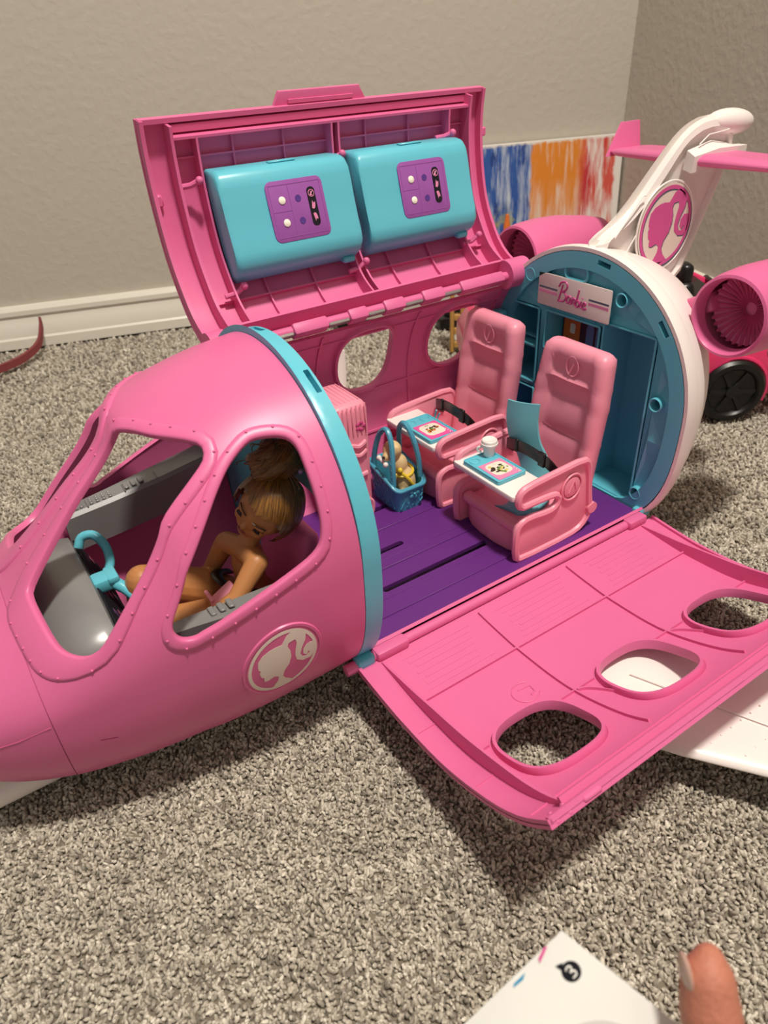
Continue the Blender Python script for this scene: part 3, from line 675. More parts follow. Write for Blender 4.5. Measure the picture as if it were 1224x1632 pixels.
def lettering(fn, sx, m, parent, r=.1, slant=.12):
    for ch, st in LET.items():
        q = MB()
        for s_ in st:
            P = catmull([((x-4.9)*sx, (y-2.6)*sx, 0) for x, y in s_], 5); q.tube([fn(p.x+slant*p.y, p.y-.045*p.x) for p in P], r, 6)
        obj('letter', q, m, parent)
lettering(lambda x, y: SG(x, y, .14), .36, SCRIPT, sg_o, .085)
# snack picture card at the back of the middle cubby
PX = BX+2.4
sn = obj('snack_picture', MB().box((PX, 1.3, 3.6), (.06, 5.6, 3.3)), SNACKD, AIR)
for c, s_, mt in (((3.0, 3.6), (1.9, 2.9), SNACKO), ((3.5, 4.7), (1.0, .7), SNACKY), ((2.9, 3.5), (.6, .9), FOODW)):
    obj('printed_snack', MB().prism(rrect(0, 0, s_[0], s_[1], .15, 2), orient((0, -1, 0), (0, 0, 1), (-1, 0, 0), (PX-.03-.01*(mt != SNACKO), c[0], c[1])), .02), mt, sn)
for y0 in (.9, -.2): obj('printed_bottle', MB().prism([(-.42, -1.5), (.42, -1.5), (.42, .4), (.2, .8), (.2, 1.3), (-.2, 1.3), (-.2, .8), (-.42, .4)], orient((0, -1, 0), (0, 0, 1), (-1, 0, 0), (PX-.03, y0, 3.6)), .02), SNACKB, sn)
# ------------------------------------------------------------------ tail cone, fin, stabilisers, engines, wings
tail = obj('tail_cone', surfcut(hull, rect(27.9, 42.8, -math.pi*KP, math.pi*KP, 1.0), [], 1.0, 0, -1), WHITE, AIR, ang=50)
m_ = MB(); pr = [(27.75, 10.95), (27.75, 11.3), (28.4, 11.38), (29.2, 11.15)]
m_.loft([[(X, *sect(R, R, 0, -11.9*R/11.3, 2, 2.85, ph)) for X, R in pr] for ph in np.linspace(-2.4, 2.4, 80)], cap=False); obj('tail_rim', m_, WHITE, AIR, ang=50)
FIN = [(27.9, 9.5), (27.9, 11.35), (28.6, 11.9), (29.8, 12.4), (31.25, 13.35), (34.2, 16.35), (36.4, 18.3), (37.6, 19.0), (39.5, 19.5), (42.6, 19.3), (43.3, 18.2), (43.4, 16.6), (42.3, 13.8), (40.8, 10.6), (38.6, 6.2), (36, 7), (31, 9.0)]
FP = chaikin(FIN, 1)
def finblade():
    c = Vector((36.5, 13.2)); rings = []
    for y, k in ((-.35, 0), (-.72, .35), (-.9, .9), (.9, .9), (.72, .35), (.35, 0)):
        ring = []
        for (x, z) in FP:
            d = Vector((x, z))-c; l = d.length; q = c+d*((l-k)/l); th = 1.0 if z > 11 else 1.0; ring.append((q.x, y*(1.0-.25*max(0, (z-12)/8)), q.y))
        rings.append(ring)
    m = MB(); m.loft(rings); return m
fin = obj('tail_fin', finblade(), WHITE, AIR, ang=12)
m_ = MB(); m_.ball((43.0, 0, 18.75), (3.0, 1.1, 1.0), 20, 12, Matrix.Rotation(math.radians(4), 3, 'Y')); obj('fin_fairing', m_, WHITE, fin)
m_ = MB()
for sy in (-1, 1): 
    m_.loft([[(37.0, sy*.6, 15.9), (36.9, sy*1.5, 15.7), (36.9, sy*1.6, 16.9), (37.2, sy*.6, 17.25)], [(40, sy*.6, 15.9), (40, sy*1.5, 15.8), (40, sy*1.55, 17.2), (40, sy*.6, 17.7)], [(43.9, sy*.4, 16.4), (44.3, sy*1.2, 16.4), (44.3, sy*1.2, 17.0), (43.9, sy*.4, 17.1)]])
parts('stabilizer_root', m_, WHITE, fin, ang=50)
m_ = MB()
for pts in ([(29.5, 11.9), (32.2, 14.6), (32.6, 14.6), (30.4, 11.2)], [(38.2, 17.6), (39.2, 18.2), (41.8, 18.35)], [(30.6, 9.9), (32.0, 11.7)]):
    m_.tube([(x, -.93, z) for x, z in pts[:3]], .06, 6)
parts('fin_panel_line', m_, WHITE, fin)
def airfoil(P0, P1, P2, P3, t0, t1, nsp=8, n=10, kink=None):
    """LE root, TE root, TE tip, LE tip"""
    P0, P1, P2, P3 = map(Vector, (P0, P1, P2, P3)); m = MB(); rings = []
    for i in range(nsp+1):
        t = i/nsp; le = P0.lerp(P3, t) if not kink else Vector((P0.x+kink[0]*t/kink[1] if t < kink[1] else P0.x+kink[0]+(P3.x-P0.x-kink[0])*(t-kink[1])/(1-kink[1]), *P0.lerp(P3, t)[1:])); te = P1.lerp(P2, t); th = t0+(t1-t0)*t
        if i == nsp: le = le.lerp(te, .08); te = te.lerp(le, .06); th *= .4
        ring = []
        for k in range(n): x = .5-.5*math.cos(math.pi*k/(n-1)); ring.append(le.lerp(te, x)+Vector((0, 0, th*.5*(1.6*math.sqrt(x+.002)*(1-x)+.25*(1-x) if 0 else min(1, 3.2*math.sqrt(x+.0005))*(1-.75*x)))))
        for k in range(n-1, -1, -1): x = .5-.5*math.cos(math.pi*k/(n-1)); ring.append(le.lerp(te, x)-Vector((0, 0, th*.5*min(1, 3.2*math.sqrt(x+.0005))*(1-.75*x))))
        rings.append(ring)
    m.loft(rings); return m
for sy in (-1, 1):
    st = obj('stabilizer', airfoil((37.3, sy*1.2, 16.5), (42.9, sy*1.2, 16.6), (44.6, sy*9.8, 16.2), (40.0, sy*9.8, 16.1), 1.0, .7), PINK, AIR, ang=60)
    m_ = MB(); m_.loft([[(39.8+dx*k, sy*9.8+dy, 15.75+hh) for dx, dy in ((0, 0), (.6, -.25), (4.6, -.2), (4.8, 0), (4.6, .2), (.6, .25))] if hh == 0 else [(41.8+dx*.55, sy*10.2+dy*.7, 15.75+hh) for dx, dy in ((0, 0), (.6, -.25), (4.6, -.2), (4.8, 0), (4.6, .2), (.6, .25))] for hh, k in ((0, 1), (2.6, .6))]); obj('winglet', m_, PINK, st)
for sy in (-1, 1):
    M = orient((0, 1, 0), (0, 0, 1), (1, 0, 0), (30.3, sy*11.1, 7.95))
    e = obj('engine', MB().lathe([(2.55, 1.2), (2.6, .3), (2.75, .02), (2.95, .1), (3.1, 1.0), (3.2, 3.0), (3.1, 5.5), (2.6, 9.0), (2.1, 11.2), (1.6, 11.2), (1.5, 8)], M, 48), PINK, AIR, ang=55)
    q = MB(); q.lathe([(.001, 3.2), (.6, 3.1), (2.5, 2.2), (2.5, 3.6), (.001, 3.6)], M, 36); obj('intake_cone', q, PINKM, e)
    q = MB()
    for k in range(30):
        a = 2*math.pi*k/30; q.loft([[M@Vector((r*math.cos(a+da), r*math.sin(a+da), 3.2-.42*r+dz)) for da, dz in ((-.06*(1/(r+.4)+.6), .0), (0, -.26), (.06*(1/(r+.4)+.6), .0), (0, .12))] for r in (.5, 2.55)])
    parts('fan_blade', q, PINKM, e)
    q = MB(); q.loft([[(X, sy*y, z) for y, z in ((9.4, 6.6), (9.4, 8.6), (9.2 if 0 else 8.9, 9.2), (8.0, 9.6), (7.6, 7.4))] for X in (31.2, 37.5)]) if False else q.box((34.6, sy*7.6, 7.6), (5.6, 2.6, 1.5), .35, 2, rot=Matrix.Rotation(sy*math.radians(28), 3, 'X')); obj('pylon', q, PINK, e)
WZ = -10.75
for sy in (-1, 1):
    wg = obj('wing', airfoil((9.4, sy*9.5, WZ-.2), (17.2, sy*9.5, WZ-.2), (23.8, sy*34.0, WZ+.3), (16.8, sy*34.0, WZ+.3), 1.3, .9, 12, 14, kink=(.5, .6)), WHITE, AIR, ang=60)
    q = MB(); q.loft([[(x, sy*y, z) for x, y, z in ((16.9, 33.6, -10.6), (19, 34.4, -10.6), (23.6, 34.2, -10.6), (23.8, 33.6, -10.6), (19, 33.1, -10.6))], [(x, sy*y, z) for x, y, z in ((21.8, 34.6, -6.3), (22.6, 34.9, -6.3), (24.4, 34.8, -6.3), (24.5, 34.5, -6.3), (22.8, 34.3, -6.3))]]); obj('wingtip', q, WHITE, wg)
    q = MB()
    for y in (26.5, 28.2):
        for k in range(9): q.ball((12.6+k*1.0+(y-26)*.5, sy*y, WZ+.62-.02*k), .07, 6, 4)
    obj('wing_rivets', q, WHITE, wg, kind='stuff')
    q = MB(); q.tube([(13.4, sy*20, WZ+.56), (19.4, sy*34, WZ+.68)], .05, 6); obj('wing_panel_line', q, WHITE, wg)
# ------------------------------------------------------------------ round emblems (profile with ponytail) on fin and nose
SIL = [(450,740),(410,760),(375,800),(358,850),(350,890),(356,905),(342,930),(336,985),(346,1000),(338,1020),(334,1052),(352,1056),(385,1042),(400,1068),(385,1115),(345,1178),(385,1228),(440,1185),(420,1130),(418,1085),(440,1030),(480,975),(510,905),(524,840),(526,785),(540,755),(575,750),(572,790),(545,860),(527,920),(520,975),(540,1018),(578,1025),(612,985),(632,915),(636,862),(604,858),(576,895),(562,945),(572,975),(592,940),(590,965),(570,985),(552,975),(550,930),(575,870),(612,805),(630,750),(622,690),(592,655),(555,675),(528,715),(508,742),(480,736)]
SILN = [((x-(465-.24*(y-922)))/185*1.0, -(y-922)/322) for x, y in SIL]
SILN = [(x, y) if math.hypot(x, y) < .9 else (x*.9/math.hypot(x, y), y*.9/math.hypot(x, y)) for x, y in SILN]
def circ(r, n=64): return [(r*math.cos(2*math.pi*k/n), r*math.sin(2*math.pi*k/n)) for k in range(n)]
def emblem(fn, R, parent, mfield, mring, mshadow, sign, flip=False):
    f = lambda u, v: fn(u*R, v*R)
    g = lambda P: P
    fl_o = obj('emblem', surfcut(f, circ(1.0), [], .25, .03, sign, h=.06), mfield, parent)
    if mshadow:
        q = MB(); q.add(*surfcut(lambda u, v: f(u+.025, v-.03), circ(.97), [circ(.85)], .3, .01, sign, h=.068)); q.add(*surfcut(lambda u, v: f(u+.03, v-.03), SILN, [], .3, .01, sign, h=.068)); obj('emblem_outline', q, mshadow, parent)
    obj('emblem_ring', surfcut(f, circ(.95), [circ(.86)], .2, .012, sign, h=.08), mring, parent)
    obj('emblem_silhouette', surfcut(f, SILN, [], .15, .012, sign, h=.08), mring, parent)
    return fl_o
emblem(lambda u, v: (35.55+u, -.9, 11.85+v), 3.3, fin, EMBW, EMBP, EMBG, 1)
m_ = MB(); m_.tube([(35.55+3.45*a, -.9, 11.85+3.45*b) for a, b in circ(1.0)], .09, 6, closed=True); obj('emblem_rim', m_, WHITE, fin)
ne = bpy.data.objects.new('nose_emblem', None); finish(ne, 'nose_emblem', AIR, None)
nf = lambda u, v: hull(-6.85+u, (1.885-v/10.9)*KP)
emblem(nf, 2.3, ne, PINKM, EMBW, None, -1 if False else 1)
m_ = rimsweep(nf, [(2.42*a, 2.42*b) for a, b in circ(1.0)], [(-.12, 0), (-.08, .1), (.08, .1), (.14, -.02)], 1); obj('emblem_rim', m_, PINK, ne)
# ------------------------------------------------------------------ cockpit interior
ci = obj('cockpit_floor', MB().box((-9.2, 0, -9.4), (15.6, 12.6, .4), .1, 1), MAG, AIR)
prof = [(-14.45, -1.25), (-14.55, -.95), (-15.1, -.8), (-16.4, -.95), (-17.8, -1.7), (-18.9, -3.0), (-19.6, -5.0), (-19.6, -8.8), (-12.6, -8.8), (-13.1, -5.0)]
rings = []
for y, k, dz in ((-7.1, .5, -4.2), (-6.9, .75, -2.6), (-6.4, .92, -1.1), (-5.4, 1, -.3), (-3, 1, 0), (0, 1, .1), (3, 1, 0), (5.4, 1, -.3), (6.4, .92, -1.1), (6.9, .75, -2.6), (7.1, .5, -4.2)):
    rings.append([(-15.2+(x+15.2)*k, y, max(-8.8, z+dz*(1 if z > -8 else 0))) for x, z in prof])
m_ = MB(); m_.loft(rings); dash = obj('dashboard', m_, GREY, AIR, ang=50)
scr = MB(); scr.box((-13.72, -.1, -3.1), (.12, 10.4, 3.7), .04, 1, rot=Matrix.Rotation(math.radians(-20), 3, 'Y')); scr_o = obj('instrument_sticker', scr, INK, dash)
scm = [mat('sticker_violet', '6a4a78', .15), mat('sticker_rose', 'a05a70', .15), mat('sticker_slate', '56606e', .15)]
random.seed(4)
for k in range(14):
    y = -5.2+.76*k; obj('gauge_print', MB().box((-13.94+.29*(k % 3), y, -2.3-.8*(k % 3)), (.03, .55, .5), 0, rot=Matrix.Rotation(math.radians(-20), 3, 'Y')), scm[k % 3], scr_o)
for sy in (-1, 1):
    m_ = MB(); yy = lambda y: sy*y
    m_.loft([[(X, yy(y), z+dz) for y, z in ((7.3, -3.4), (7.35, -.75), (7.6, -.5), (9.4-max(0, (-X-6))*.12, -.35), (9.4-max(0, (-X-6))*.14, -3.4))] for X, dz in (((-14.3, -.35), (-11, -.1), (-7, .3), (-3, .9)) if sy > 0 else ((-14.3, -.35), (-11, -.35), (-7, -.55), (-3, -.75)))]); c = obj('side_console', m_, GREY, AIR, ang=30)
    q = MB()
    for i in range(3):
        for j in range(4): q.box((-12.2+.45*j, sy*(7.75+.34*i), -.62+.03*j), (.25, .2, .16), .05, 1)
    for j in range(3): q.box((-9.6+.55*j, sy*8.1, -.33+.06*j), (.35, .8, .14), .05, 1); q.ball((-13.6+.35*j, sy*7.8, -.7), .14, 8, 5)
    for X in ((-12.5, -9.8, -7.4) if sy > 0 else ()): q.tube([(X, sy*7.5, -.66+.09*(X+12.5)), (X, sy*8.5, -.6+.09*(X+12.5))], .05, 5)
    if sy < 0: q.v = [(x, y, z-.3-.075*max(0, x+11.5)) for x, y, z in q.v]
    parts('console_button', q, GREY, c)
yk = thing_parent = AIR
m_ = MB(); m_.box((-13.75, -.5, -1.5), (1.5, 1.3, .9), .2, 2); yb = obj('steering_yoke', m_, TEAL, AIR)
q = MB(); q.tube(catmull([(-14.3, 3.2, -.9), (-13.9, 3.4, -.35), (-13.2, 3.1, -.3), (-12.8, 2.3, -.9), (-12.9, 1.4, -1.5), (-13.3, .6, -1.7), (-13.5, -.2, -1.5)], 6), .3, 10); q.tube(catmull([(-13.4, -.6, -1.6), (-12.9, -1.4, -1.9), (-12.5, -2.2, -2.3), (-12.3, -3.0, -2.6)], 6), [.4]*6+[.36]*6+[.3]*7, 10); q.box((-13.3, -.5, -1.25), (.7, 1.5, .5), .15, 2); obj('yoke_grip', q, TEAL, yb)
# pilot seat
m_ = MB(); m_.box((-2.6, -2.9, -4.2), (1.2, 6.6, 8.6), .5, 3, rot=Matrix.Rotation(math.radians(10), 3, 'Y')); m_.box((-5.2, -2.9, -8.3), (6.0, 6.6, 1.8), .5, 3)
for y in (-6.3, .5): m_.box((-5.0, y, -6.9), (5.0, .7, 1.7), .3, 2)
obj('pilot_seat', m_, PINKM, AIR)
# ================================================================== PASSENGER SEATS
def seat(yc, label):
    S = thing('passenger_seat', label, 'toy seat', (18.6, yc, FZ), 'pink passenger seats in the cabin')
    w = 3.55
    # base: rounded block with front lip and round foot at the back
    poly = chaikin([(14.75, yc-w), (14.75, yc+w), (18, yc+w), (21.5, yc+w-.3), (22.8, yc+w-2), (23.0, yc), (22.8, yc-w+2), (21.5, yc-w+.3), (18, yc-w)], 2)
    m = MB(); m.prism(poly, Matrix.Translation((0, 0, FZ+.02)), 2.2, .25); obj('seat_base', m, SEATP, S, ang=50)
    m = MB(); m.box((18.2, yc, FZ+2.3), (6.6, 6.3, .9), .35, 3); m.box((15.2, yc, FZ+2.55), (1.0, 6.6, .9), .35, 3); obj('seat_cushion', m, SEATP, S, ang=50)
    # backrest lofted up a reclined line
    rings = []; hs = [-8.4, -7.5, -6, -4.5, -3, -2.05, -1.75, -1.45, -.3, .8, 1.15, 1.5, 2.4, 2.75, 3.1, 3.9, 4.6, 5.1, 5.4, 5.5]
    for z in hs:
        t = (z+8.4)/13.9; x = 21.15+1.75*max(0, t)**1.15; hw = 3.5-.35*max(0, (z-1.5)/4); th = 1.5
        rec = .62 if -6.5 < z < 2.5 else (.5 if 2.9 < z < 4.2 else .1)
        gro = .16 if abs(z+1.75) < .1 or abs(z-1.15) < .1 or abs(z-2.75) < .1 else 0
        k = 1.0
        if z > 4.9: k = max(.12, math.sqrt(max(0, 1-((z-4.9)/.62)**2))); 
        kw = 1-(1-k)*.22
        fr = [(-hw, .55), (-hw+.12, .05), (-hw+.45, -.12), (-hw+.95, -.08), (-hw+1.25, rec*.7), (-hw+1.7, rec), (0, rec-.1), (hw-1.7, rec), (hw-1.25, rec*.7), (hw-.95, -.08), (hw-.45, -.12), (hw-.12, .05), (hw, .55)]
        bk = [(hw-.1, th*.9), (hw-.6, th*1.1), (-hw+.6, th*1.1), (-hw+.1, th*.9)]
        rings.append([(x+.75+(d+(gro if abs(y) < hw-1.3 else gro*.4)-.75)*k, yc+y*kw, z) for y, d in fr+bk])
    m = MB(); m.loft(rings); bk_o = obj('backrest', m, SEATP, S, ang=70)
    q = MB(); q.tube([(22.85, yc+.62*math.cos(a), 3.95+.8*math.sin(a)) for a in np.linspace(0, 2*math.pi, 18, endpoint=False)], .06, 6, closed=True); q.tube([(22.85, yc-.15, 4.2), (22.75, yc+.15, 3.4)], .06, 6); obj('moulded_emblem', q, SEATP, bk_o)
    for sy in (-1, 1):
        ys = yc+sy*w
        sp = [(14.9, -8.95), (14.5, -8.6), (14.4, -6.1), (14.7, -5.5), (15.5, -5.25), (17.7, -5.55), (18.5, -5.3), (18.8, -4.7), (18.4, -4.2), (17.6, -4.05), (15.4, -4.0), (14.75, -4.0), (14.4, -3.5), (14.5, -2.75), (15.2, -2.4), (18, -2.25), (21.2, -2.1), (21.8, -2.6), (22.2, -5.5), (22.6, -7.4), (21.8, -8.6), (20.2, -8.95)]
        sp = chaikin(sp, 1)
        m = MB(); m.prism(sp, orient((1, 0, 0), (0, 0, 1), (0, -1, 0), (0, ys+.12, 0)), .24, .04); arm = obj('armrest', m, SEATP, S, ang=40)
        q = MB(); q.tube([(x, ys+sy*.1, z) for x, z in sp], .3, 8, closed=True); obj('armrest_border', q, SEATP, arm)
        q = MB(); q.tube([(20.0+1.05*math.cos(a), ys+sy*.22, -4.1+1.15*math.sin(a)) for a in np.linspace(0, 2*math.pi, 24, endpoint=False)], .1, 6, closed=True); q.lathe([(.85, 0), (.85, .12), (.7, .16), (.001, .16)], orient((1, 0, 0), (0, 0, sy), (0, sy, 0), (20.0, ys+sy*.15, -4.1)), 20); q.tube([(19.6, ys+sy*.33, -4.5), (20.1, ys+sy*.33, -3.5), (20.4, ys+sy*.33, -4.4)], .06, 6); obj('armrest_disc', q, SEATP, arm)
        q = MB(); q.tube([(22.6, ys-.4*sy, -7.0), (22.6, ys+.45*sy, -7.0)], .5, 14); obj('recline_pivot', q, SEATP, S)
    # black seat belt arching over the lap
    P = catmull([(20.4, yc+3.3, -3.6), (19.3, yc+3.0, -2.75), (18.7, yc+1.6, -2.1), (18.4, yc, -1.75), (18.3, yc-1.6, -1.75), (18.5, yc-2.6, -2.1), (19.2, yc-3.2, -3.2)], 6)
    m = MB(); m.loft([[p+Vector((0, 0, a))+Vector((b, 0, 0)) for a, b in ((-.48, -.06), (.48, -.06), (.48, .06), (-.48, .06))] for p in P]); bl = obj('seat_belt', m, BLACK, S, ang=30)
    q = MB(); q.box(P[26]+Vector((-.05, 0, 0)), (.3, .7, 1.25), .08, 1); q.box(P[14]+Vector((-.05, 0, 0)), (.28, .35, 1.15), .08, 1); parts('belt_buckle', q, BLACK, bl)
    # white fold-out table with its arm
    m = MB(); m.prism(rrect(15.75, yc+.05, 3.5, 7.1, .2, 3), Matrix.Translation((0, 0, -3.35)), .45, .07); obj('tray_table', m, WHITE, S, ang=40)
    q = MB(); q.box((16.2, yc-.6, -3.65), (2.6, .8, .5), .1, 1); q.box((17.2, yc-3.3, -3.5), (1.2, .7, .7), .1, 1); obj('tray_arm', q, SEATP, S)
    return S
seat(-3.9, 'blush pink toy airplane seat nearest the fold-down door, teal band on its lap')
seat(5.85, 'blush pink toy airplane seat beside the far window wall')

def food_tray(cx, cy, w, d, label, n, seed):
    T = thing('food_tray', label, 'toy tray', (cx, cy, -2.9))
    m = MB(); m.prism(rrect(cx, cy, d, w, .2, 3), Matrix.Translation((0, 0, -2.89)), .3, .06); q = MB()
    t = obj('tray_body', m, TEAL, T, ang=40)
    q.tube([(x, y, -2.58) for x, y in rrect(cx, cy, d-.12, w-.12, .15, 3)], .07, 6, closed=True); obj('tray_lip', q, TEAL, T)
    for dx in (-.75, .75):
        q = MB(); q.tube([(cx+dx+.42*math.cos(a), cy+w/2-.7+.42*math.sin(a), -2.58) for a in np.linspace(0, 2*math.pi, 16, endpoint=False)], .06, 6, closed=True); obj('cup_recess', q, TEALD, T)
    st = obj('meal_sticker', MB().box((cx, cy-.65, -2.575), (d-.6, w-1.75, .03)), STRIPEP if n else PINKINK, T)
    obj('plate_print', MB().prism(rrect(cx+.0, cy-.55, d-1.1, w-2.5, .5, 4), Matrix.Translation((0, 0, -2.56)), .015), FOODW, st)
    rr = random.Random(seed)
    for k in range(26):
        a = rr.uniform(0, 6.28); r = math.sqrt(rr.random())*.75; q = MB(); q.ball((cx+r*math.cos(a)*.95, cy-.55+r*math.sin(a)*1.0, -2.53), (rr.uniform(.1, .2), rr.uniform(.1, .18), .03), 7, 4); obj('food_print', q, (FOODG, FOODY, FOODD, FOODD, FOODW)[k % 5] if n else (ORANGE, FOODD, FOODG, FOODW, FOODD)[k % 5], st)
    q = MB()
    for k in range(3): q.tube([(cx+.9, cy-1.9+.32*k, -2.55), (cx+1.05, cy-1.75+.32*k, -2.55)], .04, 5)
    parts('cutlery_print', q, FOODW, st)
    return T
ft = food_tray(15.7, -3.35, 4.3, 2.9, 'turquoise meal tray with green salad print under the white cup', 1, 2)
food_tray(15.65, 5.2, 4.5, 3.0, 'turquoise meal tray with sandwich print on the far seat table', 0, 9)
q = MB(); q.tube([(17.35, 6.6, -2.9), (17.5, 6.6, -2.3), (17.45, 6.4, -1.95)], .08, 6); q.tube([(17.35, 6.2, -2.9), (17.5, 6.2, -2.4), (17.5, 6.0, -2.1)], .07, 6); obj('toy_cutlery', q, TEAL, None); tag(bpy.data.objects['toy_cutlery'], 'tiny turquoise cutlery standing beside sandwich meal tray', 'cutlery')
CS_ = .8
C = thing('cup', 'white takeaway cup with lid standing on the salad tray', 'toy cup', (16.45, -1.85, -2.56))
obj('cup_body', MB().lathe([(.001, 0), (.52, 0), (.55, .06), (.68, 1.25), (.001, 1.25)], Matrix.Translation((16.45, -1.85, -2.56)) @ Matrix.Scale(CS_, 4), 24), WHITE, C)
obj('cup_lid', MB().lathe([(.7, 1.2), (.86, 1.25), (.88, 1.45), (.82, 1.5), (.78, 1.75), (.7, 1.82), (.6, 1.74), (.001, 1.7)], Matrix.Translation((16.45, -1.85, -2.56)) @ Matrix.Scale(CS_, 4), 24), WHITE, C)
q = MB(); q.tube(catmull([(16.0, -1.55, -1.75), (15.75, -1.35, -1.8), (15.7, -1.3, -2.1), (15.95, -1.5, -2.25)], 4), .1, 7); obj('cup_handle', q, WHITE, C)
# teal bent band tucked under the near seat belt
P = catmull([(19.35, -2.25, 1.35), (19.2, -2.35, -.2), (19.25, -2.75, -1.8), (19.5, -3.6, -3.2), (19.2, -4.6, -4.6), (18.2, -5.1, -5.6), (16.9, -5.0, -6.05), (15.9, -4.4, -6.1)], 6)
m = MB(); rings = []
for i, p in enumerate(P):
    t = i/(len(P)-1); a = Vector((.25, -1, .12)).normalized(); b = (P[min(i+1, len(P)-1)]-P[max(i-1, 0)]).normalized(); nn = a.cross(b).normalized()
    rings.append([p+a*(1.45*u)+nn*(.1*s_+.28*(u*u)) for u, s_ in ((-1, -1), (-.5, -1), (0, -1), (.5, -1), (1, -1), (1, 1), (.5, 1), (0, 1), (-.5, 1), (-1, 1))])
m.loft(rings); o = obj('teal_band', m, BLUEC); tag(o, 'curved teal plastic band tucked under the black belt of a pink seat', 'toy accessory')
# ================================================================== BASKET, PUPPY, SUITCASE
B = thing('toy_basket', 'teal quilted toy handbag basket with two looped handles on purple floor', 'toy basket', (12.5, 5.7, FZ))
def bsec(z):
    t = (z-FZ)/3.6; return rrect(12.5, 5.75, 2.9+.5*t, 4.2+.5*t, .7, 4)
rings = [[(x, y, z) for x, y in bsec(z)] for z in (FZ+.02, FZ+.25, FZ+1.2, FZ+2.4, FZ+3.5)]
rings += [[(12.5+(x-12.5)*.87, 5.75+(y-5.75)*.9, z) for x, y in bsec(z)] for z in (FZ+3.5, FZ+2.4, FZ+1.0, FZ+.4)]
dip = lambda y, z: FZ+(z-FZ)*(1-.36*max(0, min(1, (5.3-y)/1.8))**1.0) if z > FZ+1 else z
rings = [[(x, y, dip(y, z)) for x, y, z in r] for r in rings]
m = MB(); m.loft(rings); obj('basket_body', m, TEALB, B, ang=40)
q = MB()
for face in range(2):
    for k in range(-4, 8):
        for sg in (-1, 1):
            pts = []
            for i in range(5):
                h = .35+.72*i; a = k*.62+sg*h*.55-.3
                if face == 0:
                    if abs(a-1.0) > 1.75: continue
                    y = 5.75-1.0+a; t = h/3.6; pts.append((12.5-(1.45+.25*t)-.02, y, FZ+h))
                else:
                    if abs(a-1.0) > 1.15: continue
                    x = 12.5-1.0+a; t = h/3.6; pts.append((x, 5.75-(2.1+.25*t)-.02, FZ+h))
            if len(pts) > 1: q.tube([p for p in pts if p[2] < dip(p[1], FZ+3.4)], .07, 5) if len([p for p in pts if p[2] < dip(p[1], FZ+3.4)]) > 1 else None
obj('quilted_stitching', q, TEALB, B)
q = MB(); q.tube([(x, y, dip(y, FZ+3.5)) for x, y in bsec(FZ+3.5)], .16, 8, closed=True); obj('basket_rim', q, TEALB, B)
for dx in (-1.35, 1.35):
    P = catmull([(12.5+dx*1.05, 4.2, FZ+2.6), (12.5+dx, 4.3, FZ+4.4), (12.5+dx*.8, 4.8, FZ+6.4), (12.5+dx*.7, 5.7, FZ+7.3), (12.5+dx*.8, 6.7, FZ+6.4), (12.5+dx, 7.2, FZ+4.4), (12.5+dx*1.05, 7.3, FZ+2.6)], 7)
    m = MB(); m.tube(P, .24, 8); h_ = obj('basket_handle', m, TEALB, B)
    q = MB()
    for i in range(2, len(P)-2, 2): q.tube([P[i]+Vector((-.24, 0, 0)), P[i]+Vector((.24, 0, 0))], .1, 5)
    obj('handle_stitches', q, TEALB, h_)
q = MB()
for k in range(5): a = 2*math.pi*k/5; q.ball((12.7+.35*math.cos(a), 3.42, FZ+1.6+.35*math.sin(a)), (.22, .08, .22), 8, 5)
q.ball((12.7, 3.38, FZ+1.6), .15, 8, 5)
for k in range(4): q.tube([(13.3+.12*k, 3.45, FZ+.6+.5*k), (13.6, 3.45, FZ+.9+.5*k)], .08, 5)
obj('flower_relief', q, TEALB, B)
# puppy sitting in the basket : body one continuous remeshed surface
def blobby(name, balls, m, parent=None, org=None, vox=.12, tubes=()):
    mb = MB()
    for c, r in balls: mb.ball(c, r, 16, 10)
    for pth, r in tubes: mb.tube(pth, r, 10)
    o = obj(name, mb, m, parent, org)
    md = o.modifiers.new('Remesh', 'REMESH'); md.mode = 'VOXEL'; md.voxel_size = vox*U; md.use_smooth_shade = True
    sm = o.modifiers.new('Smooth', 'SMOOTH'); sm.iterations = 4; sm.factor = .5
    return o
PU = thing('puppy_figure', 'cream plastic puppy with yellow harness sitting inside the teal basket', 'toy puppy', (12.6, 5.2, FZ+.5))
blobby('puppy_body', [((12.8, 5.0, -6.9), (1.0, 1.0, 1.5)), ((12.5, 5.3, -5.2), (.75, .75, 1.0)), ((12.0, 5.6, -3.75), (.85, .85, .85)), ((11.35, 5.3, -4.05), (.55, .45, .42)), ((12.4, 6.35, -3.7), (.3, .25, .6)), ((12.1, 4.9, -3.6), (.28, .22, .5)), ((13.4, 4.3, -7.8), (.5, .5, .6)), ((12.2, 4.4, -7.6), (.35, .35, .7))], CREAM, PU, vox=.1)
q = MB(); q.tube([(12.65+.98*math.cos(a), 5.15+.95*math.sin(a), -5.7+.25*math.sin(a)) for a in np.linspace(0, 2*math.pi, 18, endpoint=False)], .13, 7, closed=True); q.tube(catmull([(12.0, 4.6, -5.4), (12.6, 4.0, -6.2), (13.1, 3.95, -7.2), (13.5, 4.2, -8)], 5), .15, 7); q.ball((12.0, 4.45, -5.3), .25, 8, 6); obj('harness', q, YEL, PU)
q = MB(); q.ball((10.85, 5.2, -3.95), .14, 8, 6); q.ball((11.4, 5.75, -3.55), .1, 8, 6); q.ball((11.45, 4.95, -3.5), .1, 8, 6); obj('puppy_face', q, EYEM, PU)
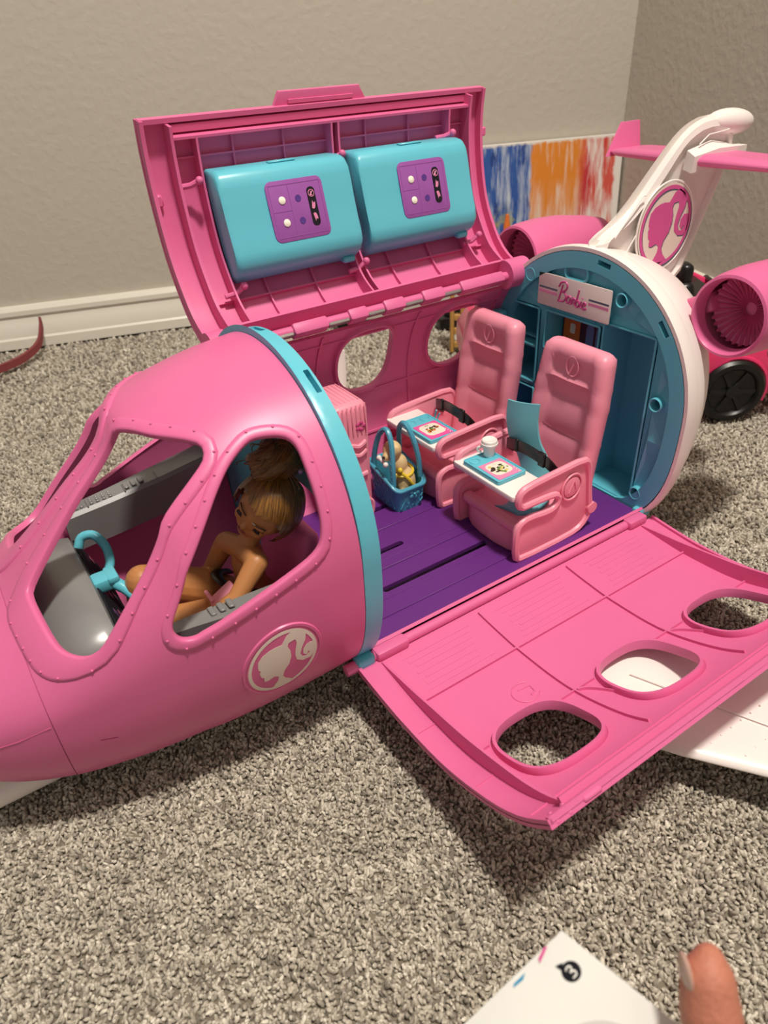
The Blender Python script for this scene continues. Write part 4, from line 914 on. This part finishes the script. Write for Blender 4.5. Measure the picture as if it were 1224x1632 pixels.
o = obj('toy_bone', MB().tube([(10.95, 6.1, -4.4), (10.9, 5.0, -4.6)], .13, 8).ball((10.95, 6.1, -4.4), .25, 8, 6).ball((10.9, 5.0, -4.6), .25, 8, 6), WHITE); tag(o, 'tiny white toy bone at the mouth of the cream puppy', 'toy bone')
SC = thing('toy_suitcase', 'pink ribbed toy suitcase behind the turquoise ring', 'toy suitcase', (7.2, 6.2, FZ))
m = MB(); m.box((7.2, 6.2, -3.2), (3.4, 5.0, 11.6), .8, 4); obj('case_body', m, SEATP, SC, ang=50)
q = MB()
for k in range(7): q.box((6.0+.38*k, 6.2, 2.6), (.14, 3.6, .1), .04, 1)
for k in range(9): q.box((5.46, 4.3+.47*k, -3.2), (.1, .14, 9.5), .04, 1)
parts('case_rib', q, SEATP, SC)
def CS(x, y): return Vector((7.3-y*.55+.2, 3.69, -4.6-x*1.0+.0))
for ch, st in LET.items():
    q = MB()
    for s_ in st:
        P = catmull([((x-4.9)*.72, (y-2.6)*.72, 0) for x, y in s_], 4); q.tube([(7.2+(-p.y)*.7*-1, 3.7, -4.9+p.x*1.0) for p in P], .21, 7)
    obj('embossed_letter', q, SEATP, SC)
q = MB()
for k in range(5): a = 2*math.pi*k/5; q.ball((7.9+.3*math.cos(a), 3.7, .6+.3*math.sin(a)), (.2, .1, .2), 8, 5)
obj('flower_charm', q, PINKD, SC)
q = MB()
for k in range(7): q.box((6.0+.4*k, 3.68, 1.2), (.13, .1, 2.6), .04, 1)
for k in range(5): q.tube([(6.1, 3.72, -1.0-.0*k), (6.1, 3.72, -1.05)], .05, 5) if 0 else None
for zc in (-1.2, -2.0, -6.6, -7.4): q.tube(catmull([(6.0, 3.7, zc), (6.8, 3.65, zc+.35), (7.6, 3.65, zc+.1), (8.3, 3.7, zc+.4)], 5), .2, 7)
parts('case_relief', q, SEATP, SC)
# ================================================================== DOLL in the cockpit
DO = thing('doll', 'brown-haired doll with bun hairstyle leaning forward in the pink cockpit', 'doll', (-4.6, -3, -7.6))
J = {'pel': ((-4.4, -2.9, -6.4), 1.5, 1.3), 'waist': ((-5.3, -3.0, -4.4), 1.1, 1.0), 'chest': ((-5.45, -3.2, -2.5), 1.0, 1.0), 'nb': ((-5.6, -3.4, -.9), .85, .7), 'nk': ((-5.0, -3.8, -.1), .55, .55), 'hd': ((-4.3, -4.2, 1.0), .6, .6),
 'shn': ((-5.4, -5.0, -1.2), .72, .72), 'eln': ((-7.4, -5.7, -2.7), .58, .58), 'wrn': ((-9.6, -5.4, -3.6), .42, .42), 'han': ((-10.5, -5.2, -4.0), .42, .35),
 'shf': ((-6.1, -1.7, -1.2), .7, .7), 'elf': ((-7.4, -.6, -3.9), .55, .55), 'wrf': ((-10.6, -.3, -3.6), .4, .4), 'haf': ((-11.6, -.3, -3.6), .42, .35),
 'hpf': ((-5.2, -1.9, -6.6), 1.25, 1.25), 'mtf': ((-8.4, -1.7, -3.9), 1.3, 1.3), 'knf': ((-11.8, -1.6, -1.75), 1.05, 1.05), 'caf': ((-12.5, -1.7, -4.6), .8, .8), 'anf': ((-12.0, -1.8, -7.9), .45, .45),
 'hpn': ((-5.2, -3.9, -6.6), 1.25, 1.25), 'mtn': ((-8.4, -4.2, -4.6), 1.2, 1.2), 'knn': ((-11.2, -4.3, -3.4), .95, .95), 'can': ((-11.9, -4.1, -5.8), .75, .75), 'ann': ((-11.6, -4.0, -8.0), .45, .45)}
ED = [('pel', 'waist'), ('waist', 'chest'), ('chest', 'nb'), ('nb', 'nk'), ('nk', 'hd'), ('nb', 'shn'), ('shn', 'eln'), ('eln', 'wrn'), ('wrn', 'han'), ('nb', 'shf'), ('shf', 'elf'), ('elf', 'wrf'), ('wrf', 'haf'), ('pel', 'hpf'), ('hpf', 'mtf'), ('mtf', 'knf'), ('knf', 'caf'), ('caf', 'anf'), ('pel', 'hpn'), ('hpn', 'mtn'), ('mtn', 'knn'), ('knn', 'can'), ('can', 'ann')]
def limbs(J, ED):
    mb = MB()
    for n_, (c, r1, r2) in J.items(): mb.ball(c, (r1+r2)/2*.98, 16, 10)
    for a, b in ED:
        A_, B_ = Vector(J[a][0]), Vector(J[b][0]); ra, rb_ = (J[a][1]+J[a][2])/2, (J[b][1]+J[b][2])/2
        mb.tube([A_.lerp(B_, t) for t in np.linspace(0, 1, 7)], [ra+(rb_-ra)*t*t*(3-2*t) for t in np.linspace(0, 1, 7)], 16)
    return mb
hu, hf, hr_ = Vector((.13, -.65, .75)).normalized(), Vector((-.95, -.3, -.1)), Vector()
hf = (hf-hu*hf.dot(hu)).normalized(); hr_ = hf.cross(hu)
HC = Vector((-3.75, -4.3, 2.0)); HS = 1.2; HM = Matrix((hf, hr_, hu)).transposed()
def HP(f, r, u): return HC+(hf*f+hr_*r+hu*u)*HS
def hs(*r): return tuple(x*HS for x in r)
mb = limbs(J, ED)
mb.ball(HC, hs(1.62, 1.42, 1.75), 28, 20, HM); mb.ball(HP(.75, 0, -.85), hs(.85, .95, .85), 20, 14, HM); mb.ball(HP(1.2, 0, -1.35), hs(.4, .42, .35), 14, 10, HM)
mb.ball(HP(1.62, 0, -.38), hs(.24, .17, .3), 12, 8, HM); mb.ball(HP(1.45, 0, -.98), hs(.2, .36, .16), 12, 8, HM)
for s_ in (-1, 1): mb.ball(HP(1.1, s_*.62, -.6), hs(.4, .4, .4), 12, 8, HM); mb.ball(HP(0, s_*1.4, -.35), hs(.3, .14, .42), 10, 8, HM); mb.ball(HP(1.28, s_*.55, .22), hs(.25, .42, .16), 10, 8, HM)
for hand, dirv in (('han', Vector((-1, .1, -.25))), ('haf', Vector((-1, -.1, 0)))):       # small doll hands: four fingers and a thumb
    p = Vector(J[hand][0]); dirv.normalize(); sd = Vector((0, 1, 0))
    for k in range(4): q0 = p+sd*(.3-.2*k)*.9; mb.tube([q0, q0+dirv*(.75-.12*abs(k-1.3)), q0+dirv*(1.35-.15*abs(k-1.3))+Vector((0, 0, -.25))], [.13, .12, .09], 8)
    mb.tube([p-dirv*.3, p+Vector((0, .35, -.2))+dirv*.1, p+Vector((0, .45, -.35))+dirv*.5], [.15, .13, .09], 8)
for ank in ('anf', 'ann'):
    p = Vector(J[ank][0]); mb.tube([p, p+Vector((-.4, 0, -.5)), p+Vector((-1.6, 0, -.8))], [.42, .42, .3], 10)
mb.ball((-5.4, -3.3, -2.1), (.95, 1.55, 1.7), 20, 14, Matrix.Rotation(.3, 3, 'Y'))
body = obj('doll_body', mb, SKIN, DO)
md = body.modifiers.new('Remesh', 'REMESH'); md.mode = 'VOXEL'; md.voxel_size = .075*U; md.use_smooth_shade = True
sm = body.modifiers.new('Smooth', 'SMOOTH'); sm.iterations = 3; sm.factor = .5
for s_ in (-1, 1):
    q = MB(); q.ball(HP(1.44, s_*.56, -.12), hs(.1, .3, .15), 12, 8, HM); obj('eye', q, EYEM, DO)
    q = MB(); q.tube([HP(1.5, s_*.25, .0), HP(1.5, s_*.58, .1), HP(1.28, s_*.92, .02)], .045, 6); obj('eyelash', q, EYEM, DO)
    q = MB(); q.tube([HP(1.58, s_*.25, .42), HP(1.52, s_*.6, .52), HP(1.28, s_*.95, .42)], .05, 6); obj('eyebrow', q, HAIRD, DO)
q = MB(); q.ball(HP(1.62, 0, -.95), hs(.1, .3, .1), 12, 8, HM); obj('lips', q, LIP, DO)
# hair: combed cap, bun and loose strands
def hair_mat():
    m = bpy.data.materials.new('combed_brown_hair'); m.use_nodes = True; nt = m.node_tree; b = nt.nodes['Principled BSDF']
    at = nt.nodes.new('ShaderNodeAttribute'); at.attribute_name = 'strand'
    nz = nt.nodes.new('ShaderNodeTexNoise'); nz.inputs['Scale'].default_value = 1; nz.inputs['Detail'].default_value = 5; nz.inputs['Roughness'].default_value = .7
    nt.links.new(at.outputs['Vector'], nz.inputs['Vector'])
    r = nt.nodes.new('ShaderNodeValToRGB'); r.color_ramp.elements[0].position = .35; r.color_ramp.elements[0].color = lin('3c210a'); r.color_ramp.elements[1].position = .68; r.color_ramp.elements[1].color = lin('a8742c')
    nt.links.new(nz.outputs['Fac'], r.inputs[0]); nt.links.new(r.outputs[0], b.inputs['Base Color'])
    b.inputs['Roughness'].default_value = .24; b.inputs['Specular IOR Level'].default_value = .8
    bp = nt.nodes.new('ShaderNodeBump'); bp.inputs['Strength'].default_value = .7; bp.inputs['Distance'].default_value = .0006
    nt.links.new(nz.outputs['Fac'], bp.inputs['Height']); nt.links.new(bp.outputs['Normal'], b.inputs['Normal'])
    return m
HM_ = hair_mat()
def hair_obj(name, v, f, strand, parent):
    o = obj(name, (v, f), HM_, parent, ang=80); a = o.data.attributes.new('strand', 'FLOAT_VECTOR', 'POINT'); a.data.foreach_set('vector', [c for s_ in strand for c in s_]); return o
V = []; F = []; ST = []; nu_, nv_ = 72, 40
bunD = (HM.inverted() @ (Vector((-2.6, -4.0, 5.0))-HC)).normalized()   # hair is pulled towards the bun
for i in range(nu_):
    for j in range(nv_+1):
        th = math.pi*j/nv_; az = 2*math.pi*i/nu_
        z = bunD; x = Vector((1, 0, 0)); x = (x-z*x.dot(z)).normalized(); y = z.cross(x)
        d = (z*math.cos(th)+(x*math.cos(az)+y*math.sin(az))*math.sin(th))
        wob = .05*noise.noise(Vector((math.cos(az)*9, math.sin(az)*9, th*1.2)))+.03*math.sin(az*23)
        V.append(HC+HM@Vector((HS*d.x*(1.92+wob), HS*d.y*(1.78+wob), HS*d.z*(2.08+wob)))); ST.append((math.cos(az)*34, math.sin(az)*34, th*1.8))
face_lim = lambda d: d.x > .36+.34*max(0, d.z) and d.z < .62 and not (abs(d.y) > .86)
for i in range(nu_):
    for j in range(nv_):
        q = (i*(nv_+1)+j, i*(nv_+1)+j+1, ((i+1) % nu_)*(nv_+1)+j+1, ((i+1) % nu_)*(nv_+1)+j)
        c = HM.inverted() @ ((V[q[0]]+V[q[2]])/2-HC); c = Vector((c.x/1.92, c.y/1.78, c.z/2.08))/HS
        if face_lim(c) or (c.z < -.55 and c.x > -.35): continue
        F.append(q)
hair_obj('hair_cap', V, F, ST, DO)
BC = Vector((-2.75, -4.05, 4.75)); V = []; F = []; ST = []
for i in range(40):
    for j in range(21):
        th = math.pi*j/20; az = 2*math.pi*i/40; w_ = .12*math.sin(az*3+th*5)+.08*noise.noise(Vector((az*2, th*3, 1)))
        r = 1.35+w_; V.append(BC+Vector((r*1.3*math.sin(th)*math.cos(az), r*1.1*math.sin(th)*math.sin(az), r*.95*math.cos(th)))); ST.append((math.cos(az+th*1.5)*14, math.sin(az+th*1.5)*14, th*3))
for i in range(40):
    for j in range(20): F.append((i*21+j, i*21+j+1, ((i+1) % 40)*21+j+1, ((i+1) % 40)*21+j))
hair_obj('hair_bun', V, F, ST, DO)
q = MB(); rr = random.Random(6)
for k in range(46):
    a = rr.uniform(0, 6.28); b = rr.uniform(.2, 2.4); d = Vector((math.sin(b)*math.cos(a), math.sin(b)*math.sin(a), math.cos(b)*.9)); t_ = Vector((rr.uniform(-1, 1), rr.uniform(-1, 1), rr.uniform(-.2, 1))).normalized()
    P = [BC+d*1.05, BC+d*1.5+t_*.4, BC+d*1.55+t_*1.0, BC+d*1.2+t_*1.3]; q.tube(catmull(P, 4), .035, 4)
obj('loose_strands', q, HAIRC, DO, kind='stuff')
q = MB(); q.ball((-1.75, -5.2, 4.2), .18, 8, 6); obj('hair_tie', q, mat('lilac_hair_tie', 'b9a3dc', .15, .6), DO)
q = MB(); q.tube(catmull([(-4.6, -4.7, -4.4), (-5.8, -4.7, -3.6), (-7.0, -4.2, -3.1), (-7.4, -3.2, -2.9), (-7.2, -2.0, -3.1), (-6.2, -1.4, -3.8)], 6), .4, 8, flat=.35); obj('lap_belt', q, BLACK, DO)
q = MB(); q.box((-7.9, -4.6, -3.0), (2.0, 1.3, .25), .1, 2, rot=Matrix.Rotation(math.radians(-28), 3, 'Y')); q.tube([(-8.7, -5.2, -2.6), (-8.7, -4.0, -2.6)], .14, 8); obj('lap_panel', q, SEATP, DO)
# ================================================================== TOY CAR behind the tail
CA, CB = Vector((.8308, -.5566, 0)), Vector((.5566, .8308, 0)); CO = Vector((57, 1, 0))
def CP(a, b, h): p = CO+CA*a+CB*b; return (p.x, p.y, ZC+h)
CAR = thing('toy_convertible', 'hot pink toy convertible car with black seats behind the airplane tail', 'toy car', CP(-12, 8, 0))
prof = [(-31, 5, 8.5, 9.5, .6), (-30, 3.4, 10.6, 8.2, .3), (-26, 2.6, 11.8, 7.6, .1), (-20, 2.4, 12.2, 7.4, 0), (-12, 2.4, 12.0, 7.4, 0), (-6, 2.4, 11.6, 7.5, 0), (-2, 2.6, 11.2, 7.6, 0), (2, 2.6, 10.4, 7.4, .1), (5.5, 2.8, 9.2, 6.8, .3), (7.8, 3.6, 7.6, 5.6, .6), (8.6, 4.8, 6.4, 4.2, .8)]
rings = []
for a, z0, z1, hw, _ in prof:
    rings.append([CP(a, 8+hw*y, z0+(z1-z0)*t) for y, t in ((-.92, 0), (-1, .2), (-1.02, .5), (-.97, .8), (-.86, .95), (-.6, 1), (.6, 1), (.86, .95), (.97, .8), (1.02, .5), (1, .2), (.92, 0))])
m = MB(); m.loft(rings); obj('car_body', m, CARP, CAR, ang=40)
for a in (-.8, -23):
    for b, s_ in ((.25, -1), (15.75, 1)):
        M = orient(CA, (0, 0, 1), CB*s_, CP(a, b-.3*s_*-1*0, 3.75)); w_ = obj('wheel', MB().lathe([(.001, -1.9), (3.1, -1.9), (3.75, -1.5), (3.75, .1), (3.45, .45), (2.9, .5), (2.7, .3), (2.6, .05), (.001, .0)], M, 40), RUBBER, CAR, ang=35)
        q = MB(); q.lathe([(.8, 0), (.75, .35), (.001, .42)], M, 16)
        for k in range(6): an = k*math.pi/3; q.loft([[M@Vector((r*math.cos(an)-t*math.sin(an), r*math.sin(an)+t*math.cos(an), zz)) for t, zz in ((-.3, .05), (-.22, .25), (.22, .25), (.3, .05))] for r in (.6, 2.6)])
        obj('hub_spokes', q, BLACK, w_)
        q = MB(); q.tube([M@Vector((3.95*math.cos(t), 3.95*math.sin(t), -.35)) for t in np.linspace(-.35, math.pi+.35, 24)], .3, 8); obj('wheel_arch', q, CARP, CAR)
m = MB(); m.box(CP(-9.0, 8, 12.2), (14, 11.8, 2.6), .5, 2, rot=Matrix((CA, CB, (0, 0, 1))).transposed()); obj('interior', m, BLACK, CAR)
for b in (4.2, 11.4):
    m = MB(); RM = Matrix((CA, CB, Vector((0, 0, 1)))).transposed(); m.box(CP(-7.0, b, 13.4), (2.0, 3.6, 4.6), .8, 3, rot=RM @ Matrix.Rotation(math.radians(-8), 3, 'Y')); m.box(CP(-7.2, b, 16.3), (1.5, 2.2, 2.4), .6, 3, rot=RM); m.box(CP(-4.6, b, 12.6), (5, 4.6, 1.4), .6, 2, rot=RM); obj('car_seat', m, BLACK, CAR)
RM = Matrix((CA, CB, Vector((0, 0, 1)))).transposed()
m = MB(); m.tube([CP(-21.5, .9, 12.3), CP(-14, .6, 13.0), CP(-8, .6, 12.5), CP(-4, .8, 11.7)], .5, 8); obj('door_sill', m, CARP, CAR)
m = MB(); m.tube([CP(-21.5, 14.2, 12.3), CP(-12, 14.0, 14.6), CP(-6, 13.8, 14.2), CP(-2.4, 13.4, 13.3), CP(2.5, 13.2, 11.0)], .5, 8); obj('door_sill', m, CARP, CAR)
m = MB(); m.tube(catmull([CP(1.8, 1.6, 10.6), CP(0.2, 1.8, 12.4), CP(-.6, 3, 13.0), CP(-.6, 13, 13.0), CP(.2, 14.2, 12.4), CP(1.8, 14.4, 10.6)], 5), .32, 8); obj('windscreen_frame', m, BLACK, CAR)
m = MB(); m.box(CP(.6, 8, 11.7), (.2, 12, 2.2), .05, 1, rot=RM @ Matrix.Rotation(math.radians(-25), 3, 'Y')); obj('windscreen', m, CLEAR, CAR)
for b, s_ in ((.75, 1), (15.25, -1)):
    m = MB(); m.ball(CP(4.6, b+.15*s_, 7.2), (2.6, .6, 1.0), 16, 10, RM @ Matrix.Rotation(math.radians(28), 3, 'Y')); hl = obj('headlight', m, CLEAR, CAR)
    q = MB(); q.ball(CP(4.9, b-.25*s_, 6.9), (1.1, .3, .45), 10, 8, RM @ Matrix.Rotation(math.radians(28), 3, 'Y')); obj('headlight_reflector', q, YEL, hl)
m = MB(); m.box(CP(7.9, 8, 4.9), (.6, 6, 1.2), .2, 2, rot=RM); m.box(CP(4.6, .85, 3.6), (1.6, .5, .7), .15, 1, rot=RM); obj('grille', m, BLACK, CAR)
# ================================================================== PAINTING and things near the back wall
def painting():
    s0, s1, h0, h1 = 76.0, 111.0, .3, 23.6
    lean = lambda h: 3.2-1.6*(h/23.6)
    v = [bw(s, lean(h)+o_, h) for o_ in (0, -1.2) for s, h in ((s0, h0), (s1, h0), (s1, h1), (s0, h1))]
    f = [(0, 1, 2, 3), (7, 6, 5, 4), (1, 0, 4, 5), (2, 1, 5, 6), (3, 2, 6, 7), (0, 3, 7, 4)]
    m = bpy.data.materials.new('childs_brush_paint'); m.use_nodes = True; nt = m.node_tree; b = nt.nodes['Principled BSDF']; b.inputs['Roughness'].default_value = .6
    L = nt.links.new; N = nt.nodes.new
    uv = N('ShaderNodeAttribute'); uv.attribute_name = 'sheet'
    sep = N('ShaderNodeSeparateXYZ'); L(uv.outputs['Vector'], sep.inputs[0])
    def math_(op, a, b_, c=None):
        n = N('ShaderNodeMath'); n.operation = op; n.use_clamp = False
        for k, x in enumerate((a, b_, c)):
            if x is None: continue
            if isinstance(x, (int, float)): n.inputs[k].default_value = x
            else: L(x, n.inputs[k])
        return n.outputs[0]
    def streak(sx, sy, seed, rot=0):
        mp = N('ShaderNodeMapping'); mp.inputs['Scale'].default_value = (sx, sy, 1); mp.inputs['Location'].default_value = (seed, seed*.7, seed); mp.inputs['Rotation'].default_value = (0, 0, rot)
        L(uv.outputs['Vector'], mp.inputs['Vector']); nz = N('ShaderNodeTexNoise'); nz.inputs['Scale'].default_value = 1; nz.inputs['Detail'].default_value = 4; nz.inputs['Roughness'].default_value = .6; L(mp.outputs[0], nz.inputs['Vector']); return nz.outputs['Fac']
    def ramp(x, a, b_):
        r = N('ShaderNodeMapRange'); r.inputs[1].default_value = a; r.inputs[2].default_value = b_; L(x, r.inputs[0]); return r.outputs[0]
    def mix(f_, c1, c2):
        n = N('ShaderNodeMix'); n.data_type = 'RGBA'; L(f_, n.inputs[0])
        for k, c in ((6, c1), (7, c2)):
            if isinstance(c, str): n.inputs[k].default_value = lin(c)
            else: L(c, n.inputs[k])
        return n.outputs[2]
    x, y = sep.outputs[0], sep.outputs[1]
    wob = math_('MULTIPLY_ADD', streak(3, 5, 2), .06, -.03)
    xw = math_('ADD', x, wob)
    col = mix(ramp(streak(28, 2.2, 1), .45, .66), '2c5aa8', 'c9d3e2')
    col = mix(ramp(streak(14, 3, 8), .56, .62), col, '1d3f88')
    col = mix(math_('MULTIPLY', ramp(streak(10, 6, 5), .52, .6), ramp(y, .62, .35)), col, 'b9b545')
    col = mix(math_('MULTIPLY', ramp(streak(8, 4, 12), .46, .58), ramp(y, .4, .2)), col, '2f7f78')
    org_ = mix(ramp(streak(30, 2, 3), .5, .68), 'e58a2c', 'f0dccb')
    org_ = mix(math_('MULTIPLY', ramp(y, .75, .3), ramp(streak(18, 1.6, 6), .4, .6)), org_, 'f0e4da')
    red = mix(ramp(streak(24, 2.2, 4), .42, .6), 'd8584a', 'efe2dc')
    red = mix(ramp(streak(16, 1.2, 9, .35), .56, .63), red, 'c6323c')
    col = mix(ramp(xw, .485, .50), col, org_); col = mix(ramp(xw, .74, .80), col, red)
    edge = ramp(math_('ADD', y, math_('MULTIPLY', streak(20, 8, 15), -.05)), .955, .972); col = mix(edge, col, 'eee8e0')
    col = mix(ramp(xw, .955, .97), col, 'efe9e2'); L(col, b.inputs['Base Color'])
    o = obj('childrens_painting', (v, f), m, smooth=False, org=bw(93.5, 3, 0)); a = o.data.attributes.new('sheet', 'FLOAT_VECTOR', 'POINT')
    a.data.foreach_set('vector', [0, 0, 0, 1, 0, 0, 1, 1, 0, 0, 1, 0]*2)
    tag(o, "child's canvas painting with blue, orange and red brush strokes leaning on wall", 'painting')
painting()
o = obj('orange_marker', MB().lathe([(.001, 0), (.55, 0), (.6, .2), (.6, 6.5), (.45, 7.0), (.3, 8.2), (.001, 8.4)], Matrix.Translation(bw(87.2, 6.0, 5.0)), 16), ORANGE); tag(o, 'orange marker standing in front of the blue painted canvas', 'marker')
BXW = thing('white_shelf_box', 'low white box standing along the wall, seen through the airplane windows', 'box', (51, 57, ZC))
m = MB(); RW = Matrix((WD, WN, Vector((0, 0, 1)))).transposed(); m.box((53.5, 57.8, ZC+4.6), (32, 7, 7.0), .2, 2, rot=RW); obj('box_body', m, WBOX, BXW)
m = MB()
for s_ in (-14.5, 0, 14.5): m.box(Vector((53.5, 57.8, ZC+.6))+WD*s_, (1.2, 6, 1.2), .1, 1, rot=RW)
parts('box_foot', m, BLACK, BXW)
m = MB(); m.box((52.3, 49.0, ZC+.9), (3.6, 2.6, 1.8), .4, 2, rot=RW); m.box((52.8, 49.2, ZC+2.2), (1.8, 2.0, 1.0), .3, 2, rot=RW); o = obj('black_toy_shoe', m, BLACK); tag(o, 'small black toy lying on carpet before the white box', 'toy')
WL = thing('wooden_ladder_toy', 'upright light wooden toy post with square holes behind the airplane', 'wooden toy', (46.5, 39.6, ZC))
d = Vector((.82, -.57, 0)); m = MB(); RL = Matrix((d, Vector((.57, .82, 0)), Vector((0, 0, 1)))).transposed()
for s_ in (-.75, .75): m.box(Vector((46.6, 39.6, ZC+7.2))+d*s_, (.6, 1.0, 14.4), .1, 1, rot=RL)
parts('post_rail', m, WOOD, WL)
for k in range(7): obj('rung', MB().box(Vector((46.6, 39.6, ZC+1.1+2.05*k)), (1.0, .8, .85), .08, 1, rot=RL), WOOD, WL)
m = MB(); P = catmull([(-17, 74.0, ZC+1.0), (-11.6, 76.3, ZC+1.1), (-7.6, 78.2, ZC+1.3), (-4.6, 81.0, ZC+2.0), (-3.2, 83.5, ZC+3.6), (-2.8, 84.5, ZC+4.6)], 6)
m.loft([[p+Vector(q_) for q_ in ((-.15, .25, -.6), (.15, -.25, -.6), (.15, -.25, .5), (-.15, .25, .5))] for p in P]); o = obj('red_strap', m, STRAP, ang=30); tag(o, 'dusty red curved strap lying on carpet near the baseboard', 'strap')
# ================================================================== INSTRUCTION SHEET and hand
CAMP = Vector((-17.0291609, -38.9224182, 25.5117292))
def cray(px, py, t): return CAMP+(R0*((px-612)/1113.8)+R1*((py-816)/1113.8)+R2)*t
A = cray(895, 1483, 22.0); dl = (cray(764, 1632, 21.8)-A).normalized(); dr = (cray(1079, 1632, 21.2)-A).normalized(); pn = dl.cross(dr).normalized()
if pn.dot(CAMP-A) < 0: pn = -pn
LS = 15.0
IS = thing('instruction_sheet', 'folded white instruction sheet with number three badge held by a hand', 'paper sheet', tuple((A+dl*7+dr*7)+Vector((0, 0, ZC-ZC)))) if False else None
def PS(u, v, h=0):      # u along right edge, v along left edge; the left flap bends away past the crease
    cr = v*.42-u        # crease runs from the apex downwards
    bend = max(0, cr)*.5+.01*max(0, cr)**2
    return A+dr*u+dl*v+pn*(h-bend)
def sheet(pts, h, th, step): 
    return surfcut(lambda u, v: PS(u, v), pts, [], step, th, sgn_sheet, h=h)
tst = fnormal(lambda u, v: PS(u, v), 5, 2); sgn_sheet = 1 if tst.dot(pn) > 0 else -1
IS = thing('instruction_sheet', 'folded white instruction sheet with number three badge held by a hand', 'paper sheet', tuple(A))
obj('paper', sheet(rect(0, LS, 0, LS, 1.0), 0, .03, 1.0), PAPER, IS, ang=40)
bc = (.98, .93)
obj('number_badge', sheet([(bc[0]+.34*math.cos(a), bc[1]+.34*math.sin(a)) for a in np.linspace(0, 2*math.pi, 30, endpoint=False)], .012, .01, .2), INK, IS)
nt_dir = Vector((cray(880, 1535, 22)-cray(905, 1542, 22)))
def pxuv(px, py):
    p = cray(px, py, 22.0)-A; M2 = np.array([[dr.dot(dr), dr.dot(dl)], [dr.dot(dl), dl.dot(dl)]]); s_ = np.linalg.solve(M2, np.array([p.dot(dr), p.dot(dl)])); return float(s_[0]), float(s_[1])
bc0 = pxuv(907, 1542)
bpy.data.objects.remove(bpy.data.objects['number_badge'])
def at(pts, c=(908.6, 1542.5), s=1.0): return [pxuv(c[0]+x*s, c[1]+y*s) for x, y in pts]
obj('number_badge', sheet(at([(15.6*math.cos(a), 15.6*math.sin(a)) for a in np.linspace(0, 2*math.pi, 30, endpoint=False)]), .012, .01, .3), INK, IS)
obj('badge_pointer', sheet(at([(-24, -7), (-12.5, -12), (-15, 0)]), .012, .01, .3), INK, IS)
q = MB()
for st in (((-8.6, -.8), (-7, -5.7), (-2.9, -7.8), (0, -4.9), (-1.6, 1.6)), ((-1.6, 1.6), (2, -1.6), (6.1, -.8), (7.8, 3.3), (5.3, 6.5), (2.9, 9))):
    q.tube([PS(*pxuv(908.6+p.x, 1542.5+p.y), .026) for p in catmull([(x, y, 0) for x, y in st], 4)], .03, 6)
obj('numeral_three', q, PAPER, IS)
obj('pink_print', sheet(at([(859, 1530), (868, 1512), (873, 1510), (861, 1536)], (0, 0)), .012, .01, .3), PINKINK, IS)
obj('blue_print', sheet(at([(820, 1575), (838, 1555), (834, 1566), (819, 1581)], (0, 0)), .012, .01, .3), BLUEINK, IS)
obj('grey_disc_print', sheet(at([(955+92*math.cos(a), 1702+92*math.sin(a)) for a in np.linspace(0, 2*math.pi, 40, endpoint=False)], (0, 0)), .01, .008, .6), PAPERG, IS)
# hand: thumb up beside the sheet, palm below the frame, fingers behind the paper
T0 = lambda px, py, t: tuple(cray(px, py, t))
HJ = {'wr': (T0(1330, 2250, 21), 2.4, 1.7), 'pm': (T0(1230, 2010, 21.6), 2.2, 1.3), 'p2': (T0(1130, 1880, 22.3), 1.9, 1.0), 'tb': (T0(1215, 1860, 20.6), 1.25, 1.2), 't1': (T0(1160, 1730, 20.0), .95, .95), 't2': (T0(1133, 1620, 19.9), .88, .84), 't3': (T0(1128, 1560, 20.0), .8, .74), 't4': (T0(1130, 1530, 20.1), .5, .45)}
HE = [('wr', 'pm'), ('pm', 'p2'), ('pm', 'tb'), ('tb', 't1'), ('t1', 't2'), ('t2', 't3'), ('t3', 't4')]
for k, (dx, dy, ln) in enumerate(((-10, -60, 1.0), (-25, 0, 1.1), (-30, 60, 1.0), (-20, 120, .8))):
    b0 = (1120+dx*.3, 1850+dy, 22.9); 
    HJ['f%da' % k] = (T0(*b0), .85, .85); HJ['f%db' % k] = (T0(1060+dx, 1820+dy*.9, 23.6), .75, .75); HJ['f%dc' % k] = (T0(1000+dx-20*ln, 1800+dy*.85, 23.7), .66, .66); HJ['f%dd' % k] = (T0(960+dx-35*ln, 1795+dy*.85, 23.6), .5, .5)
    HE += [('p2', 'f%da' % k), ('f%da' % k, 'f%db' % k), ('f%db' % k, 'f%dc' % k), ('f%dc' % k, 'f%dd' % k)]
HD = thing('hand', 'blurred hand with thumb raised beside the white instruction sheet', 'hand', T0(1230, 2010, 21.6))
mb = limbs(HJ, HE); hd = obj('hand_skin', mb, HAND, HD)
md = hd.modifiers.new('Remesh', 'REMESH'); md.mode = 'VOXEL'; md.voxel_size = .12*U; md.use_smooth_shade = True
sm = hd.modifiers.new('Smooth', 'SMOOTH'); sm.iterations = 4; sm.factor = .5
q = MB(); q.ball(cray(1093, 1552, 19.95), (.13, .42, .62), 14, 10, Matrix((-R0, R2, -R1)).transposed() @ Matrix.Rotation(.15, 3, 'Y')); obj('thumbnail', q, NAIL, HD)
